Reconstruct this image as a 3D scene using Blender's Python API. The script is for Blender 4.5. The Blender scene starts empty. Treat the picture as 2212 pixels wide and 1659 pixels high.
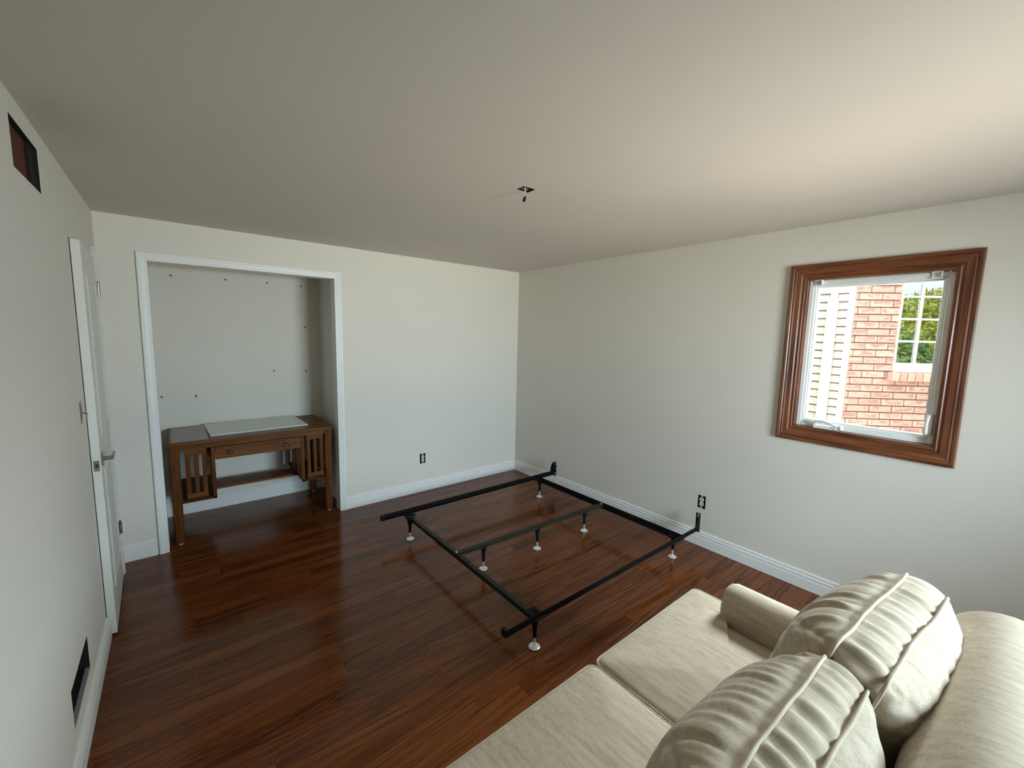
import bpy, bmesh, math, random
from mathutils import Vector, Matrix, noise

rnd = random.Random(7)
scene = bpy.context.scene
COL = scene.collection
PI = math.pi

# ---------------------------------------------------------------- camera
FPX = 897.47
cam_data = bpy.data.cameras.new('camera')
cam_data.sensor_width = 36.0
cam_data.lens = FPX / 2212.0 * 36.0
cam_data.clip_start = 0.02
cam_data.clip_end = 300
cam = bpy.data.objects.new('camera', cam_data)
COL.objects.link(cam)
Rv = Vector((0.77695387, -0.62919521, 0.02135587))
Uv = Vector((0.05721548, 0.10435218, 0.99289325))
Fv = Vector((0.62695221, 0.77021037, -0.11707653))
mat = Matrix((Rv, Uv, -Fv)).transposed().to_4x4()
mat.translation = Vector((0.37031, -3.94305, 1.69034))
cam.matrix_world = mat
scene.camera = cam

# ---------------------------------------------------------------- world, sun, added daylight lamps, exposure
world = bpy.data.worlds.new('sky')
scene.world = world
world.use_nodes = True
wn = world.node_tree.nodes
wl = world.node_tree.links
wn.clear()
w_out = wn.new('ShaderNodeOutputWorld')
w_bg = wn.new('ShaderNodeBackground')
w_tc = wn.new('ShaderNodeTexCoord')
w_no = wn.new('ShaderNodeTexNoise')
w_no.inputs['Scale'].default_value = 3.0
w_no.inputs['Detail'].default_value = 5.0
w_rp = wn.new('ShaderNodeValToRGB')
w_rp.color_ramp.elements[0].position = 0.40
w_rp.color_ramp.elements[0].color = (0.56, 0.74, 0.95, 1)
w_rp.color_ramp.elements[1].position = 0.62
w_rp.color_ramp.elements[1].color = (1.0, 1.0, 1.0, 1)
wl.new(w_tc.outputs['Generated'], w_no.inputs['Vector'])
wl.new(w_no.outputs['Fac'], w_rp.inputs['Fac'])
wl.new(w_rp.outputs['Color'], w_bg.inputs['Color'])
w_bg.inputs['Strength'].default_value = 1.65
wl.new(w_bg.outputs['Background'], w_out.inputs['Surface'])

sun_d = bpy.data.lights.new('sun', 'SUN')
sun_d.energy = 2.1
sun_d.angle = math.radians(1.0)
sun_d.color = (1.0, 0.93, 0.80)
sun = bpy.data.objects.new('sun', sun_d)
COL.objects.link(sun)
sun.rotation_euler = Vector((0.47, -0.06, -0.88)).to_track_quat('-Z', 'Y').to_euler()


def area(name, loc, direction, sx, sy, energy, color, spread=180, portal=False):
    d = bpy.data.lights.new(name, 'AREA')
    d.shape = 'RECTANGLE'
    d.size = sx
    d.size_y = sy
    d.energy = energy
    d.color = color
    d.spread = math.radians(spread)
    o = bpy.data.objects.new(name, d)
    COL.objects.link(o)
    o.location = loc
    o.rotation_euler = Vector(direction).to_track_quat('-Z', 'Z').to_euler()
    if portal:
        d.cycles.is_portal = True
    return o


# portals, and fill lamps added outside both windows to boost daylight (cool sky, warm ground)
area('rear_window_portal', (2.325, -5.585, 1.365), (0, 1, 0), 1.28, 1.18, 1, (1, 1, 1), 180, True)
area('rear_sky_fill', (2.325, -6.10, 1.90), (-0.06, 1, -0.16), 2.2, 1.1, 212, (0.67, 0.835, 1.0), 115)
area('rear_ground_fill', (2.1, -8.5, 0.10), (0, 1, 0.08), 5.0, 1.6, 205, (1.0, 0.86, 0.63), 84)
area('right_ground_fill', (4.60, -3.3275, 0.15), (-1, 0, 1.05), 1.4, 0.8, 48, (1.0, 0.85, 0.76), 130)  # added lamp below the view, lifts the ceiling near the window wall
area('right_sky_fill', (4.75, -3.3275, 2.80), (-1, 0, -0.62), 1.5, 0.8, 215, (0.80, 0.90, 1.0), 120)  # added lamp above the view, brightens floor and sofa seat
area('right_window_portal', (3.80, -3.3275, 1.605), (-1, 0, 0), 0.70, 0.98, 1, (1, 1, 1), 180, True)

scene.view_settings.view_transform = 'Standard'
scene.view_settings.look = 'None'
scene.view_settings.exposure = 0.30
scene.view_settings.gamma = 1.0
scene.view_settings.use_curve_mapping = False


# ---------------------------------------------------------------- node helpers
class NT:
    def __init__(self, name):
        self.m = bpy.data.materials.new(name)
        self.m.use_nodes = True
        self.n = self.m.node_tree.nodes
        self.l = self.m.node_tree.links
        self.b = self.n['Principled BSDF']

    def new(self, t, **kw):
        x = self.n.new(t)
        for k, v in kw.items():
            setattr(x, k, v)
        return x

    def link(self, a, b):
        self.l.new(a, b)

    def math(self, op, a, b=None):
        x = self.n.new('ShaderNodeMath')
        x.operation = op
        for i, v in enumerate((a, b)):
            if v is None:
                continue
            if isinstance(v, (int, float)):
                x.inputs[i].default_value = v
            else:
                self.l.new(v, x.inputs[i])
        return x.outputs[0]

    def coords(self, kind='Object', scale=(1, 1, 1), rand=False):
        tc = self.n.new('ShaderNodeTexCoord')
        out = tc.outputs[kind]
        if rand:
            oi = self.n.new('ShaderNodeObjectInfo')
            mu = self.n.new('ShaderNodeVectorMath')
            mu.operation = 'SCALE'
            mu.inputs[0].default_value = (37.1, 51.7, 23.9)
            self.l.new(oi.outputs['Random'], mu.inputs['Scale'])
            ad = self.n.new('ShaderNodeVectorMath')
            ad.operation = 'ADD'
            self.l.new(out, ad.inputs[0])
            self.l.new(mu.outputs[0], ad.inputs[1])
            out = ad.outputs[0]
        mp = self.n.new('ShaderNodeMapping')
        mp.inputs['Scale'].default_value = scale
        self.l.new(out, mp.inputs['Vector'])
        return mp.outputs[0]

    def noise(self, vec, scale, detail=3.0, rough=0.5):
        x = self.n.new('ShaderNodeTexNoise')
        x.inputs['Scale'].default_value = scale
        x.inputs['Detail'].default_value = detail
        x.inputs['Roughness'].default_value = rough
        self.l.new(vec, x.inputs['Vector'])
        return x.outputs['Fac']

    def ramp(self, fac, stops):
        x = self.n.new('ShaderNodeValToRGB')
        e = x.color_ramp.elements
        while len(e) < len(stops):
            e.new(0.5)
        for i, (p, c) in enumerate(stops):
            e[i].position = p
            e[i].color = (*c, 1) if len(c) == 3 else c
        self.l.new(fac, x.inputs['Fac'])
        return x.outputs['Color']

    def mix(self, fac, a, b, mode='MIX'):
        x = self.n.new('ShaderNodeMix')
        x.data_type = 'RGBA'
        x.blend_type = mode
        for s, v in ((x.inputs['Factor'], fac), (x.inputs['A'], a), (x.inputs['B'], b)):
            if isinstance(v, (int, float)):
                s.default_value = v
            elif isinstance(v, tuple):
                s.default_value = (*v, 1)
            else:
                self.l.new(v, s)
        return x.outputs['Result']

    def bump(self, h, strength=0.2, dist=0.001):
        x = self.n.new('ShaderNodeBump')
        x.inputs['Strength'].default_value = strength
        x.inputs['Distance'].default_value = dist
        self.l.new(h, x.inputs['Height'])
        self.l.new(x.outputs['Normal'], self.b.inputs['Normal'])

    def set(self, color=None, rough=None, metal=None, spec=None, coat=None, coat_rough=None):
        b = self.b
        for key, v in (('Base Color', color), ('Roughness', rough), ('Metallic', metal),
                       ('Specular IOR Level', spec), ('Coat Weight', coat), ('Coat Roughness', coat_rough)):
            if v is None:
                continue
            if isinstance(v, (int, float)):
                b.inputs[key].default_value = v
            elif isinstance(v, tuple):
                b.inputs[key].default_value = (*v, 1)
            else:
                self.l.new(v, b.inputs[key])
        return self.m


def painted(name, c, rough=0.6, var=0.03, bump=0.15, bscale=350, spec=0.3):
    t = NT(name)
    v = t.coords()
    n = t.noise(v, 1.3, 2)
    col = t.mix(n, tuple(x * (1 - var) for x in c), tuple(min(1, x * (1 + var)) for x in c))
    t.bump(t.noise(v, bscale, 2), bump, 0.0006)
    return t.set(col, rough, spec=spec)


def metal(name, c, rough=0.3, metallic=1.0):
    t = NT(name)
    v = t.coords()
    n = t.noise(v, 60, 2)
    col = t.mix(n, tuple(x * 0.92 for x in c), c)
    return t.set(col, rough, metallic)


def wood(name, dark, mid, light, axis=0, fine=220, rough=0.35, coat=0.2, spec=0.45):
    t = NT(name)
    s = [14, 14, 14]
    s[axis] = 1.2
    v = t.coords(scale=tuple(s), rand=True)
    n1 = t.noise(v, 2.2, 4, 0.55)
    s2 = [fine, fine, fine]
    s2[axis] = 5
    v2 = t.coords(scale=tuple(s2), rand=True)
    n2 = t.noise(v2, 1.0, 2)
    c1 = t.ramp(n1, [(0.3, dark), (0.5, mid), (0.7, light)])
    col = t.mix(t.math('MULTIPLY', n2, 0.55), c1, dark)
    t.bump(n2, 0.12, 0.0004)
    return t.set(col, rough, coat=coat, coat_rough=0.2, spec=spec)


M = {}
M['wall'] = painted('wall_paint', (0.72, 0.682, 0.602), 0.75)
M['ceiling'] = painted('ceiling_paint', (0.65, 0.595, 0.54), 0.9, bump=0.3, bscale=120)
M['trim'] = painted('white_trim_paint', (0.80, 0.80, 0.765), 0.40, 0.015, 0.0, 200, 0.4)
M['door'] = painted('door_paint', (0.72, 0.71, 0.64), 0.38, 0.02, 0.08, 90, 0.5)
M['vinyl'] = painted('white_vinyl', (0.82, 0.82, 0.79), 0.40, 0.01, 0.0, 200, 0.4)
M['clips'] = painted('clear_white_plastic', (0.82, 0.82, 0.80), 0.25, 0.02, 0.02)
M['ivory'] = painted('ivory_plastic', (0.62, 0.58, 0.50), 0.35, 0.02, 0.02)
M['black_plastic'] = painted('black_plastic', (0.008, 0.008, 0.009), 0.5, 0.05, 0.02, 350, 0.12)
M['box_dark'] = painted('dark_box_steel', (0.022, 0.019, 0.016), 0.7, 0.2, 0.1, 350, 0.1)
M['slot_dark'] = painted('socket_slot', (0.02, 0.02, 0.02), 0.6)
M['duct_red'] = painted('red_brown_cavity', (0.085, 0.017, 0.007), 0.7, 0.3, 0.2, 60)
M['duct_tan'] = painted('stud_wood_cavity', (0.22, 0.15, 0.09), 0.8, 0.3, 0.2, 60)
M['duct_metal'] = metal('galvanised_duct', (0.34, 0.36, 0.38), 0.55, 0.35)
M['anchor'] = painted('grey_anchor_plastic', (0.22, 0.20, 0.14), 0.5)
M['bed'] = painted('black_powder_coat', (0.006, 0.006, 0.006), 0.6, 0.1, 0.05, 500, 0.10)
M['bed_olive'] = painted('worn_dark_steel', (0.022, 0.020, 0.014), 0.5, 0.1, 0.05, 500, 0.2)
M['chrome'] = metal('bright_zinc', (0.84, 0.88, 0.87), 0.30, 0.55)
M['nickel'] = metal('brushed_nickel', (0.45, 0.40, 0.34), 0.25)
M['bronze'] = metal('antique_bronze', (0.10, 0.07, 0.035), 0.45, 0.8)
M['wire_white'] = painted('white_wire', (0.75, 0.70, 0.66), 0.5)
M['wire_red'] = painted('red_wire', (0.30, 0.08, 0.06), 0.5)
M['window_wood'] = wood('stained_oak_casing', (0.070, 0.018, 0.005), (0.200, 0.060, 0.019), (0.31, 0.105, 0.036), 2, 260, 0.38, 0.15)
M['window_wood_y'] = wood('stained_oak_casing_rail', (0.070, 0.018, 0.005), (0.200, 0.060, 0.019), (0.31, 0.105, 0.036), 1, 260, 0.38, 0.15)
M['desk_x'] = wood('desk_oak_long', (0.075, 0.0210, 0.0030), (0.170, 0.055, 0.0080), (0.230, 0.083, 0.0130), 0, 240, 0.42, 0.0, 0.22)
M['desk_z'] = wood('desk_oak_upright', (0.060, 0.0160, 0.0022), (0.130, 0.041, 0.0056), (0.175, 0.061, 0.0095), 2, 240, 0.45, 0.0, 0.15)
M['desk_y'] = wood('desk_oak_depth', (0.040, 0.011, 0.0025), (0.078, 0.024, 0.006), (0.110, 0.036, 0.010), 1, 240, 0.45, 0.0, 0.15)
M['pad_grey'] = painted('grey_desk_pad', (0.22, 0.195, 0.165), 0.30, 0.06, 0.05, 120, 0.5)
M['board'] = painted('pale_board', (0.60, 0.63, 0.56), 0.22, 0.02, 0.03, 200, 0.5)
M['siding'] = painted('cream_vinyl_siding', (0.40, 0.39, 0.33), 0.5, 0.03, 0.08, 80)
M['downspout'] = painted('white_downspout', (0.62, 0.62, 0.59), 0.4, 0.02, 0.05)
M['mortar_and_gap_shade'] = painted('mortar_and_gap_shade', (0.20, 0.125, 0.105), 0.9, 0.1, 0.4, 120)
M['blind'] = painted('pale_blind', (0.42, 0.43, 0.40), 0.6)
M['dark_room'] = painted('dim_interior', (0.04, 0.045, 0.04), 0.8)
M['bark'] = painted('bark', (0.09, 0.065, 0.045), 0.9, 0.3, 0.6, 20)


def grass_mat():
    t = NT('lawn')
    v = t.coords()
    n = t.noise(v, 2.0, 5, 0.7)
    col = t.ramp(n, [(0.3, (0.10, 0.14, 0.03)), (0.7, (0.24, 0.25, 0.07))])
    return t.set(col, 0.9)


M['lawn'] = grass_mat()


def leaf_mat(name, a, b):
    t = NT(name)
    v = t.coords()
    n = t.noise(v, 1.4, 3, 0.6)
    col = t.ramp(n, [(0.35, a), (0.65, b)])
    return t.set(col, 0.6)


M['leaf_yellow'] = leaf_mat('yellow_green_leaves', (0.34, 0.44, 0.06), (0.72, 0.66, 0.10))
M['leaf_green'] = leaf_mat('green_leaves', (0.22, 0.36, 0.09), (0.44, 0.54, 0.17))


def brick_mat(name, patchy):
    t = NT(name)
    oi = t.new('ShaderNodeObjectInfo')
    base = t.ramp(oi.outputs['Random'], [(0.0, (0.43, 0.245, 0.215)), (0.5, (0.47, 0.275, 0.24)), (1.0, (0.51, 0.31, 0.27))])
    v = t.coords(scale=(9, 9, 26), rand=True)
    n = t.noise(v, 1.0, 4, 0.6)
    patch = t.ramp(n, [(0.47, (0, 0, 0)), (0.56, (1, 1, 1))])
    # patch only towards the middle of the brick's face (tumbled, sand-struck centre)
    tc = t.new('ShaderNodeTexCoord')
    sp = t.new('ShaderNodeSeparateXYZ')
    t.link(tc.outputs['Object'], sp.inputs[0])
    ax = t.math('MULTIPLY', t.math('ABSOLUTE', sp.outputs['X']), 13.0)
    az = t.math('MULTIPLY', t.math('ABSOLUTE', t.math('SUBTRACT', sp.outputs['Z'], 0.006)), 48.0)
    inside = t.math('LESS_THAN', t.math('MAXIMUM', ax, az), 0.95)
    f = t.math('MULTIPLY', patch, inside)
    col = t.mix(t.math('MULTIPLY', f, patchy), base, (0.24, 0.135, 0.115))
    t.bump(n, 0.5, 0.003)
    return t.set(col, 0.85)


M['brick'] = brick_mat('tumbled_red_brick', 0.8)
M['brick_plain'] = brick_mat('plain_red_brick', 0.0)


def fabric_mat(name, c_dark, c_mid, c_light, axis=1):
    t = NT(name)
    s = [420, 420, 420]
    s[axis] = 22
    v = t.coords(scale=tuple(s))
    n = t.noise(v, 1.0, 3, 0.6)
    s2 = [60, 60, 60]
    s2[axis] = 5
    n2 = t.noise(t.coords(scale=tuple(s2)), 1.0, 3, 0.65)
    n3 = t.noise(t.coords(scale=(900, 900, 900)), 1.0, 1)
    k = t.math('ADD', t.math('MULTIPLY', n, 0.5), t.math('MULTIPLY', n2, 0.5))
    col = t.ramp(k, [(0.34, c_dark), (0.5, c_mid), (0.66, c_light)])
    h = t.math('ADD', n, t.math('MULTIPLY', n3, 0.5))
    t.bump(h, 0.35, 0.0012)
    t.b.inputs['Sheen Weight'].default_value = 0.04
    t.b.inputs['Sheen Roughness'].default_value = 0.5
    return t.set(col, 0.9, spec=0.15)


M['fabric'] = fabric_mat('beige_chenille', (0.330, 0.268, 0.190), (0.430, 0.360, 0.265), (0.515, 0.443, 0.340), 1)
M['fabric_x'] = fabric_mat('beige_chenille_back', (0.34, 0.28, 0.205), (0.43, 0.365, 0.28), (0.51, 0.445, 0.35), 0)
M['piping'] = fabric_mat('beige_piping', (0.345, 0.285, 0.205), (0.44, 0.37, 0.275), (0.515, 0.445, 0.345), 0)


def plank_mat():
    t = NT('stained_oak_plank')
    oi = t.new('ShaderNodeObjectInfo')
    R = oi.outputs['Random']
    r2 = t.math('FRACT', t.math('MULTIPLY', R, 17.31))
    r3 = t.math('FRACT', t.math('MULTIPLY', R, 91.7))
    tc = t.new('ShaderNodeTexCoord')
    sp = t.new('ShaderNodeSeparateXYZ')
    t.link(tc.outputs['Object'], sp.inputs[0])
    X, Y = sp.outputs['X'], sp.outputs['Y']
    # distorting noise
    va = t.coords(scale=(2.2, 15, 1), rand=True)
    nd = t.noise(va, 1.0, 3, 0.55)
    nd0 = t.math('SUBTRACT', nd, 0.5)
    yo = t.math('MULTIPLY', t.math('SUBTRACT', r2, 0.5), 0.11)
    yy = t.math('ADD', Y, t.math('ADD', yo, t.math('MULTIPLY', nd0, 0.028)))
    para = t.math('MULTIPLY', t.math('SQRT', t.math('ADD', t.math('MULTIPLY', yy, yy), 0.00016)), 80.0)
    sgn = t.math('MULTIPLY', t.math('SUBTRACT', t.math('GREATER_THAN', r3, 0.5), 0.5), 2.0)
    g = t.math('ADD', t.math('MULTIPLY', t.math('MULTIPLY', X, sgn), 4.2), para)
    g = t.math('ADD', g, t.math('MULTIPLY', nd0, 2.6))
    g = t.math('ADD', g, t.math('MULTIPLY', r3, 9.0))
    # growth rings of uneven width and darkness: noise along the ring coordinate
    cb_ = t.new('ShaderNodeCombineXYZ')
    t.link(g, cb_.inputs['X'])
    t.link(t.math('MULTIPLY', r3, 57.0), cb_.inputs['Y'])
    t.link(t.math('MULTIPLY', X, 0.9), cb_.inputs['Z'])
    rings_ = t.noise(cb_.outputs[0], 1.25, 2.0, 0.55)
    line = t.ramp(rings_, [(0.40, (0, 0, 0)), (0.50, (0.25, 0.25, 0.25)), (0.60, (1, 1, 1)), (0.75, (0.8, 0.8, 0.8))])
    vp = t.coords(scale=(9, 420, 1), rand=True)
    pores = t.noise(vp, 1.0, 2, 0.6)
    vb = t.coords(scale=(0.8, 3.0, 1), rand=True)
    big = t.noise(vb, 1.0, 3)
    strength = t.math('MULTIPLY', line, t.math('ADD', 0.15, t.math('MULTIPLY', big, 1.1)))
    base = t.ramp(R, [(0.0, (0.125, 0.032, 0.0080)), (0.35, (0.178, 0.050, 0.0125)), (0.7, (0.215, 0.066, 0.0170)), (1.0, (0.150, 0.040, 0.0100))])
    dark = (0.042, 0.0110, 0.0026)
    col = t.mix(t.math('MULTIPLY', strength, 1.0), base, dark)
    pm = t.ramp(pores, [(0.50, (0, 0, 0)), (0.66, (1, 1, 1))])
    col = t.mix(t.math('MULTIPLY', pm, 0.42), col, dark)
    # dim variation along the board
    col = t.mix(t.math('MULTIPLY', t.math('SUBTRACT', big, 0.35), 0.5), col, (0.05, 0.017, 0.006))
    wav = t.noise(t.coords('Object', (3, 30, 1), rand=True), 1.0, 2)
    h = t.math('ADD', t.math('MULTIPLY', pores, 0.25), wav)
    t.bump(h, 0.10, 0.0010)
    ro = t.math('ADD', 0.10, t.math('MULTIPLY', pores, 0.10))
    return t.set(col, ro, spec=0.26)


M['plank'] = plank_mat()


def glass_mat(name, tint=(0.96, 0.98, 0.97), gl=None):
    m = bpy.data.materials.new(name)
    m.use_nodes = True
    n, l = m.node_tree.nodes, m.node_tree.links
    n.clear()
    out = n.new('ShaderNodeOutputMaterial')
    mx = n.new('ShaderNodeMixShader')
    tr = n.new('ShaderNodeBsdfTransparent')
    tr.inputs['Color'].default_value = (*tint, 1)
    g = n.new('ShaderNodeBsdfGlossy')
    g.inputs['Roughness'].default_value = 0.012 if gl else 0.0
    if gl is None:
        fr = n.new('ShaderNodeFresnel')
        fr.inputs['IOR'].default_value = 1.45
        l.new(fr.outputs[0], mx.inputs['Fac'])
    else:
        mx.inputs['Fac'].default_value = gl
    l.new(tr.outputs[0], mx.inputs[1])
    l.new(g.outputs[0], mx.inputs[2])
    l.new(mx.outputs[0], out.inputs['Surface'])
    return m


M['glass'] = glass_mat('clear_window_glass')
M['glass_reflective'] = glass_mat('reflective_coated_glass', (0.9, 0.95, 0.92), 0.72)


# ---------------------------------------------------------------- mesh helpers
def box(bm, x0, x1, y0, y1, z0, z1, bev=0.0, seg=1, M4=None):
    xs, ys, zs = sorted((x0, x1)), sorted((y0, y1)), sorted((z0, z1))
    v = [bm.verts.new((xs[i & 1], ys[(i >> 1) & 1], zs[(i >> 2) & 1])) for i in range(8)]
    fs = [bm.faces.new([v[i] for i in f]) for f in
          ((0, 2, 3, 1), (4, 5, 7, 6), (0, 1, 5, 4), (2, 6, 7, 3), (0, 4, 6, 2), (1, 3, 7, 5))]
    if bev > 0:
        ed = list({e for f in fs for e in f.edges})
        r = bmesh.ops.bevel(bm, geom=ed, offset=bev, segments=seg, profile=0.5, affect='EDGES', clamp_overlap=True)
        v = list({x for f in r['faces'] for x in f.verts} | {x for x in v if x.is_valid})
    if M4 is not None:
        bmesh.ops.transform(bm, matrix=M4, verts=[x for x in v if x.is_valid])
    return bm


def lathe(bm, prof, cx=0, cy=0, cz=0, seg=20, axis='Z'):
    """prof: list of (r, h)."""
    rings = []
    for r, h in prof:
        ring = []
        for k in range(seg):
            a = 2 * PI * k / seg
            p = (r * math.cos(a), r * math.sin(a), h)
            if axis == 'X':
                p = (p[2], p[0], p[1])
            elif axis == 'Y':
                p = (p[0], p[2], p[1])
            ring.append(bm.verts.new((p[0] + cx, p[1] + cy, p[2] + cz)))
        rings.append(ring)
    for a, b in zip(rings, rings[1:]):
        for k in range(seg):
            bm.faces.new((a[k], a[(k + 1) % seg], b[(k + 1) % seg], b[k]))
    bm.faces.new(list(reversed(rings[0])))
    bm.faces.new(rings[-1])
    return bm


def tube(bm, pts, r, seg=8, closed=False, radii=None):
    pts = [Vector(p) for p in pts]
    n = len(pts)
    rings = []
    up = None
    for i, p in enumerate(pts):
        if closed:
            t = (pts[(i + 1) % n] - pts[i - 1]).normalized()
        else:
            t = (pts[min(i + 1, n - 1)] - pts[max(i - 1, 0)]).normalized()
        if up is None:
            up = Vector((0, 0, 1)) if abs(t.z) < 0.9 else Vector((1, 0, 0))
        s = t.cross(up)
        if s.length < 1e-6:
            s = t.orthogonal()
        s.normalize()
        up = s.cross(t).normalized()
        rr = radii[i] if radii else r
        rings.append([bm.verts.new(p + (s * math.cos(2 * PI * k / seg) + up * math.sin(2 * PI * k / seg)) * rr) for k in range(seg)])
    rng = range(n) if closed else range(n - 1)
    for i in rng:
        a, b = rings[i], rings[(i + 1) % n]
        for k in range(seg):
            bm.faces.new((a[k], a[(k + 1) % seg], b[(k + 1) % seg], b[k]))
    if not closed:
        bm.faces.new(list(reversed(rings[0])))
        bm.faces.new(rings[-1])
    return bm


def prism(bm, prof, p0, p1, U, V):
    """extrude the closed 2-D profile (u,v) from p0 to p1, U/V are 3-D axes."""
    U, V, p0, p1 = Vector(U), Vector(V), Vector(p0), Vector(p1)
    a = [bm.verts.new(p0 + U * u + V * v) for u, v in prof]
    b = [bm.verts.new(p1 + U * u + V * v) for u, v in prof]
    n = len(prof)
    for i in range(n):
        bm.faces.new((a[i], a[(i + 1) % n], b[(i + 1) % n], b[i]))
    bm.faces.new(list(reversed(a)))
    bm.faces.new(b)
    return bm


def mitre_prism(bm, prof, c0, c1, U, W, along, m0, m1):
    """moulding with mitred ends: u runs across the board (away from opening), w out of the wall.
    m0/m1 = how much each end moves along per unit u."""
    U, W, A, c0, c1 = Vector(U), Vector(W), Vector(along), Vector(c0), Vector(c1)
    a = [bm.verts.new(c0 + U * u + W * w + A * (m0 * u)) for u, w in prof]
    b = [bm.verts.new(c1 + U * u + W * w + A * (m1 * u)) for u, w in prof]
    n = len(prof)
    for i in range(n):
        bm.faces.new((a[i], a[(i + 1) % n], b[(i + 1) % n], b[i]))
    bm.faces.new(list(reversed(a)))
    bm.faces.new(b)
    return bm


def finish(name, bm, m, parent=None, smooth=False, **props):
    bmesh.ops.recalc_face_normals(bm, faces=bm.faces[:])
    me = bpy.data.meshes.new(name)
    bm.to_mesh(me)
    bm.free()
    if smooth:
        me.polygons.foreach_set('use_smooth', [True] * len(me.polygons))
        if smooth != 'all':
            me.set_sharp_from_angle(angle=math.radians(40))
    me.materials.append(M[m])
    o = bpy.data.objects.new(name, me)
    COL.objects.link(o)
    if parent:
        o.parent = parent
    for k, v in props.items():
        o[k] = v
    return o


def empty(name, loc=(0, 0, 0), rotz=0.0, **props):
    o = bpy.data.objects.new(name, None)
    o.empty_display_size = 0.05
    COL.objects.link(o)
    o.location = loc
    o.rotation_euler = (0, 0, rotz)
    for k, v in props.items():
        o[k] = v
    return o


def B():
    return bmesh.new()


def holed_slab(bm, axis, v0, v1, a0, a1, b0, b1, holes):
    """Solid slab perpendicular to `axis` between v0 and v1, spanning a0..a1 / b0..b1, with rectangular holes."""
    As = sorted({a0, a1, *[h[0] for h in holes], *[h[1] for h in holes]})
    Bs = sorted({b0, b1, *[h[2] for h in holes], *[h[3] for h in holes]})
    cache = {}

    def P(v, a, b):
        k = (round(v, 5), round(a, 5), round(b, 5))
        if k not in cache:
            cache[k] = bm.verts.new({0: (v, a, b), 1: (a, v, b), 2: (a, b, v)}[axis])
        return cache[k]

    def solid(i, j):
        if i < 0 or j < 0 or i >= len(As) - 1 or j >= len(Bs) - 1:
            return False
        ca, cb = (As[i] + As[i + 1]) / 2, (Bs[j] + Bs[j + 1]) / 2
        return not any(h[0] < ca < h[1] and h[2] < cb < h[3] for h in holes)

    for i in range(len(As) - 1):
        for j in range(len(Bs) - 1):
            if not solid(i, j):
                continue
            x0, x1, y0, y1 = As[i], As[i + 1], Bs[j], Bs[j + 1]
            for v in (v0, v1):
                bm.faces.new((P(v, x0, y0), P(v, x1, y0), P(v, x1, y1), P(v, x0, y1)))
            for di, dj, e in ((-1, 0, ((x0, y0), (x0, y1))), (1, 0, ((x1, y0), (x1, y1))),
                              (0, -1, ((x0, y0), (x1, y0))), (0, 1, ((x0, y1), (x1, y1)))):
                if not solid(i + di, j + dj):
                    (p, q), (r, s) = e
                    bm.faces.new((P(v0, p, q), P(v0, r, s), P(v1, r, s), P(v1, p, q)))
    return bm


# ---------------------------------------------------------------- room shell
XR, H, YR = 3.653, 2.44, -5.45
CL0, CL1, CT = 0.257, 1.509, 2.152          # closet opening
CB = 0.752                                  # closet back wall
WY0, WY1, WZ0, WZ1 = -3.675, -2.980, 1.108, 2.100   # right window opening
RX0, RX1, RZ0, RZ1 = 1.70, 2.95, 0.78, 1.95         # rear window opening

holes_left = [(-1.816, -1.438, 2.200, 2.366), (-1.846, -1.467, 0.183, 0.339), (-0.952, -0.245, 0.0, 2.12), (-1.106, -1.056, 1.222, 1.318)]
finish('wall_left', holed_slab(B(), 0, -0.14, 0.0, YR - 0.14, 0.0, 0.0, H, holes_left), 'wall', kind='structure',
       label='pale grey left wall with two uncovered vent holes', category='wall')
finish('wall_back', holed_slab(B(), 1, 0.0, 0.11, -0.14, XR + 0.16, 0.0, H, [(CL0 - 0.012, CL1 + 0.012, 0.0, CT + 0.012), (2.337, 2.402, 0.305, 0.413)]),
       'wall', kind='structure', label='pale wall holding the open closet', category='wall')
finish('wall_right', holed_slab(B(), 0, XR, XR + 0.16, YR - 0.14, 0.0, 0.0, H, [(WY0, WY1, WZ0, WZ1), (-2.433, -2.368, 0.313, 0.421)]),
       'wall', kind='structure', label='pale wall holding the brown framed window', category='wall')
finish('wall_rear', holed_slab(B(), 1, YR - 0.14, YR, 0.0, XR, 0.0, H, [(RX0, RX1, RZ0, RZ1)]), 'wall', kind='structure',
       label='pale wall behind the sofa', category='wall')
finish('wall_closet_back', box(B(), 0.06, 1.70, CB, CB + 0.1, 0, H), 'wall', kind='structure', label='closet back wall dotted with wall anchors', category='wall')
finish('wall_closet_left', box(B(), 0.06, 0.16, 0.11, CB, 0, H), 'wall', kind='structure', label='left side wall inside the closet', category='wall')
finish('wall_closet_right', box(B(), 1.575, 1.70, 0.11, CB, 0, H), 'wall', kind='structure', label='right side wall inside the closet', category='wall')
HX, HY = (1.792, 1.872), (-2.257, -2.189)
finish('ceiling', holed_slab(B(), 2, H, H + 0.18, -0.14, XR + 0.16, YR - 0.14, CB + 0.1, [(HX[0], HX[1], HY[0], HY[1])]), 'ceiling',
       kind='structure', label='plain off-white ceiling with one open fixture hole', category='ceiling')
floor = finish('floor', box(B(), -0.14, XR + 0.16, YR - 0.14, CB + 0.1, -0.16, -0.010), 'box_dark', kind='structure',
               label='glossy reddish brown oak plank floor', category='floor')

# planks: run along x
PW = 0.0826


def plank(x0, x1, y0, y1):
    bm = B()
    L, W_ = x1 - x0, y1 - y0
    box(bm, -L / 2, L / 2, -W_ / 2, W_ / 2, -0.010, 0.0)
    o = finish('plank', bm, 'plank', floor)
    o.location = ((x0 + x1) / 2, (y0 + y1) / 2, rnd.uniform(-0.0003, 0.0))


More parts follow.
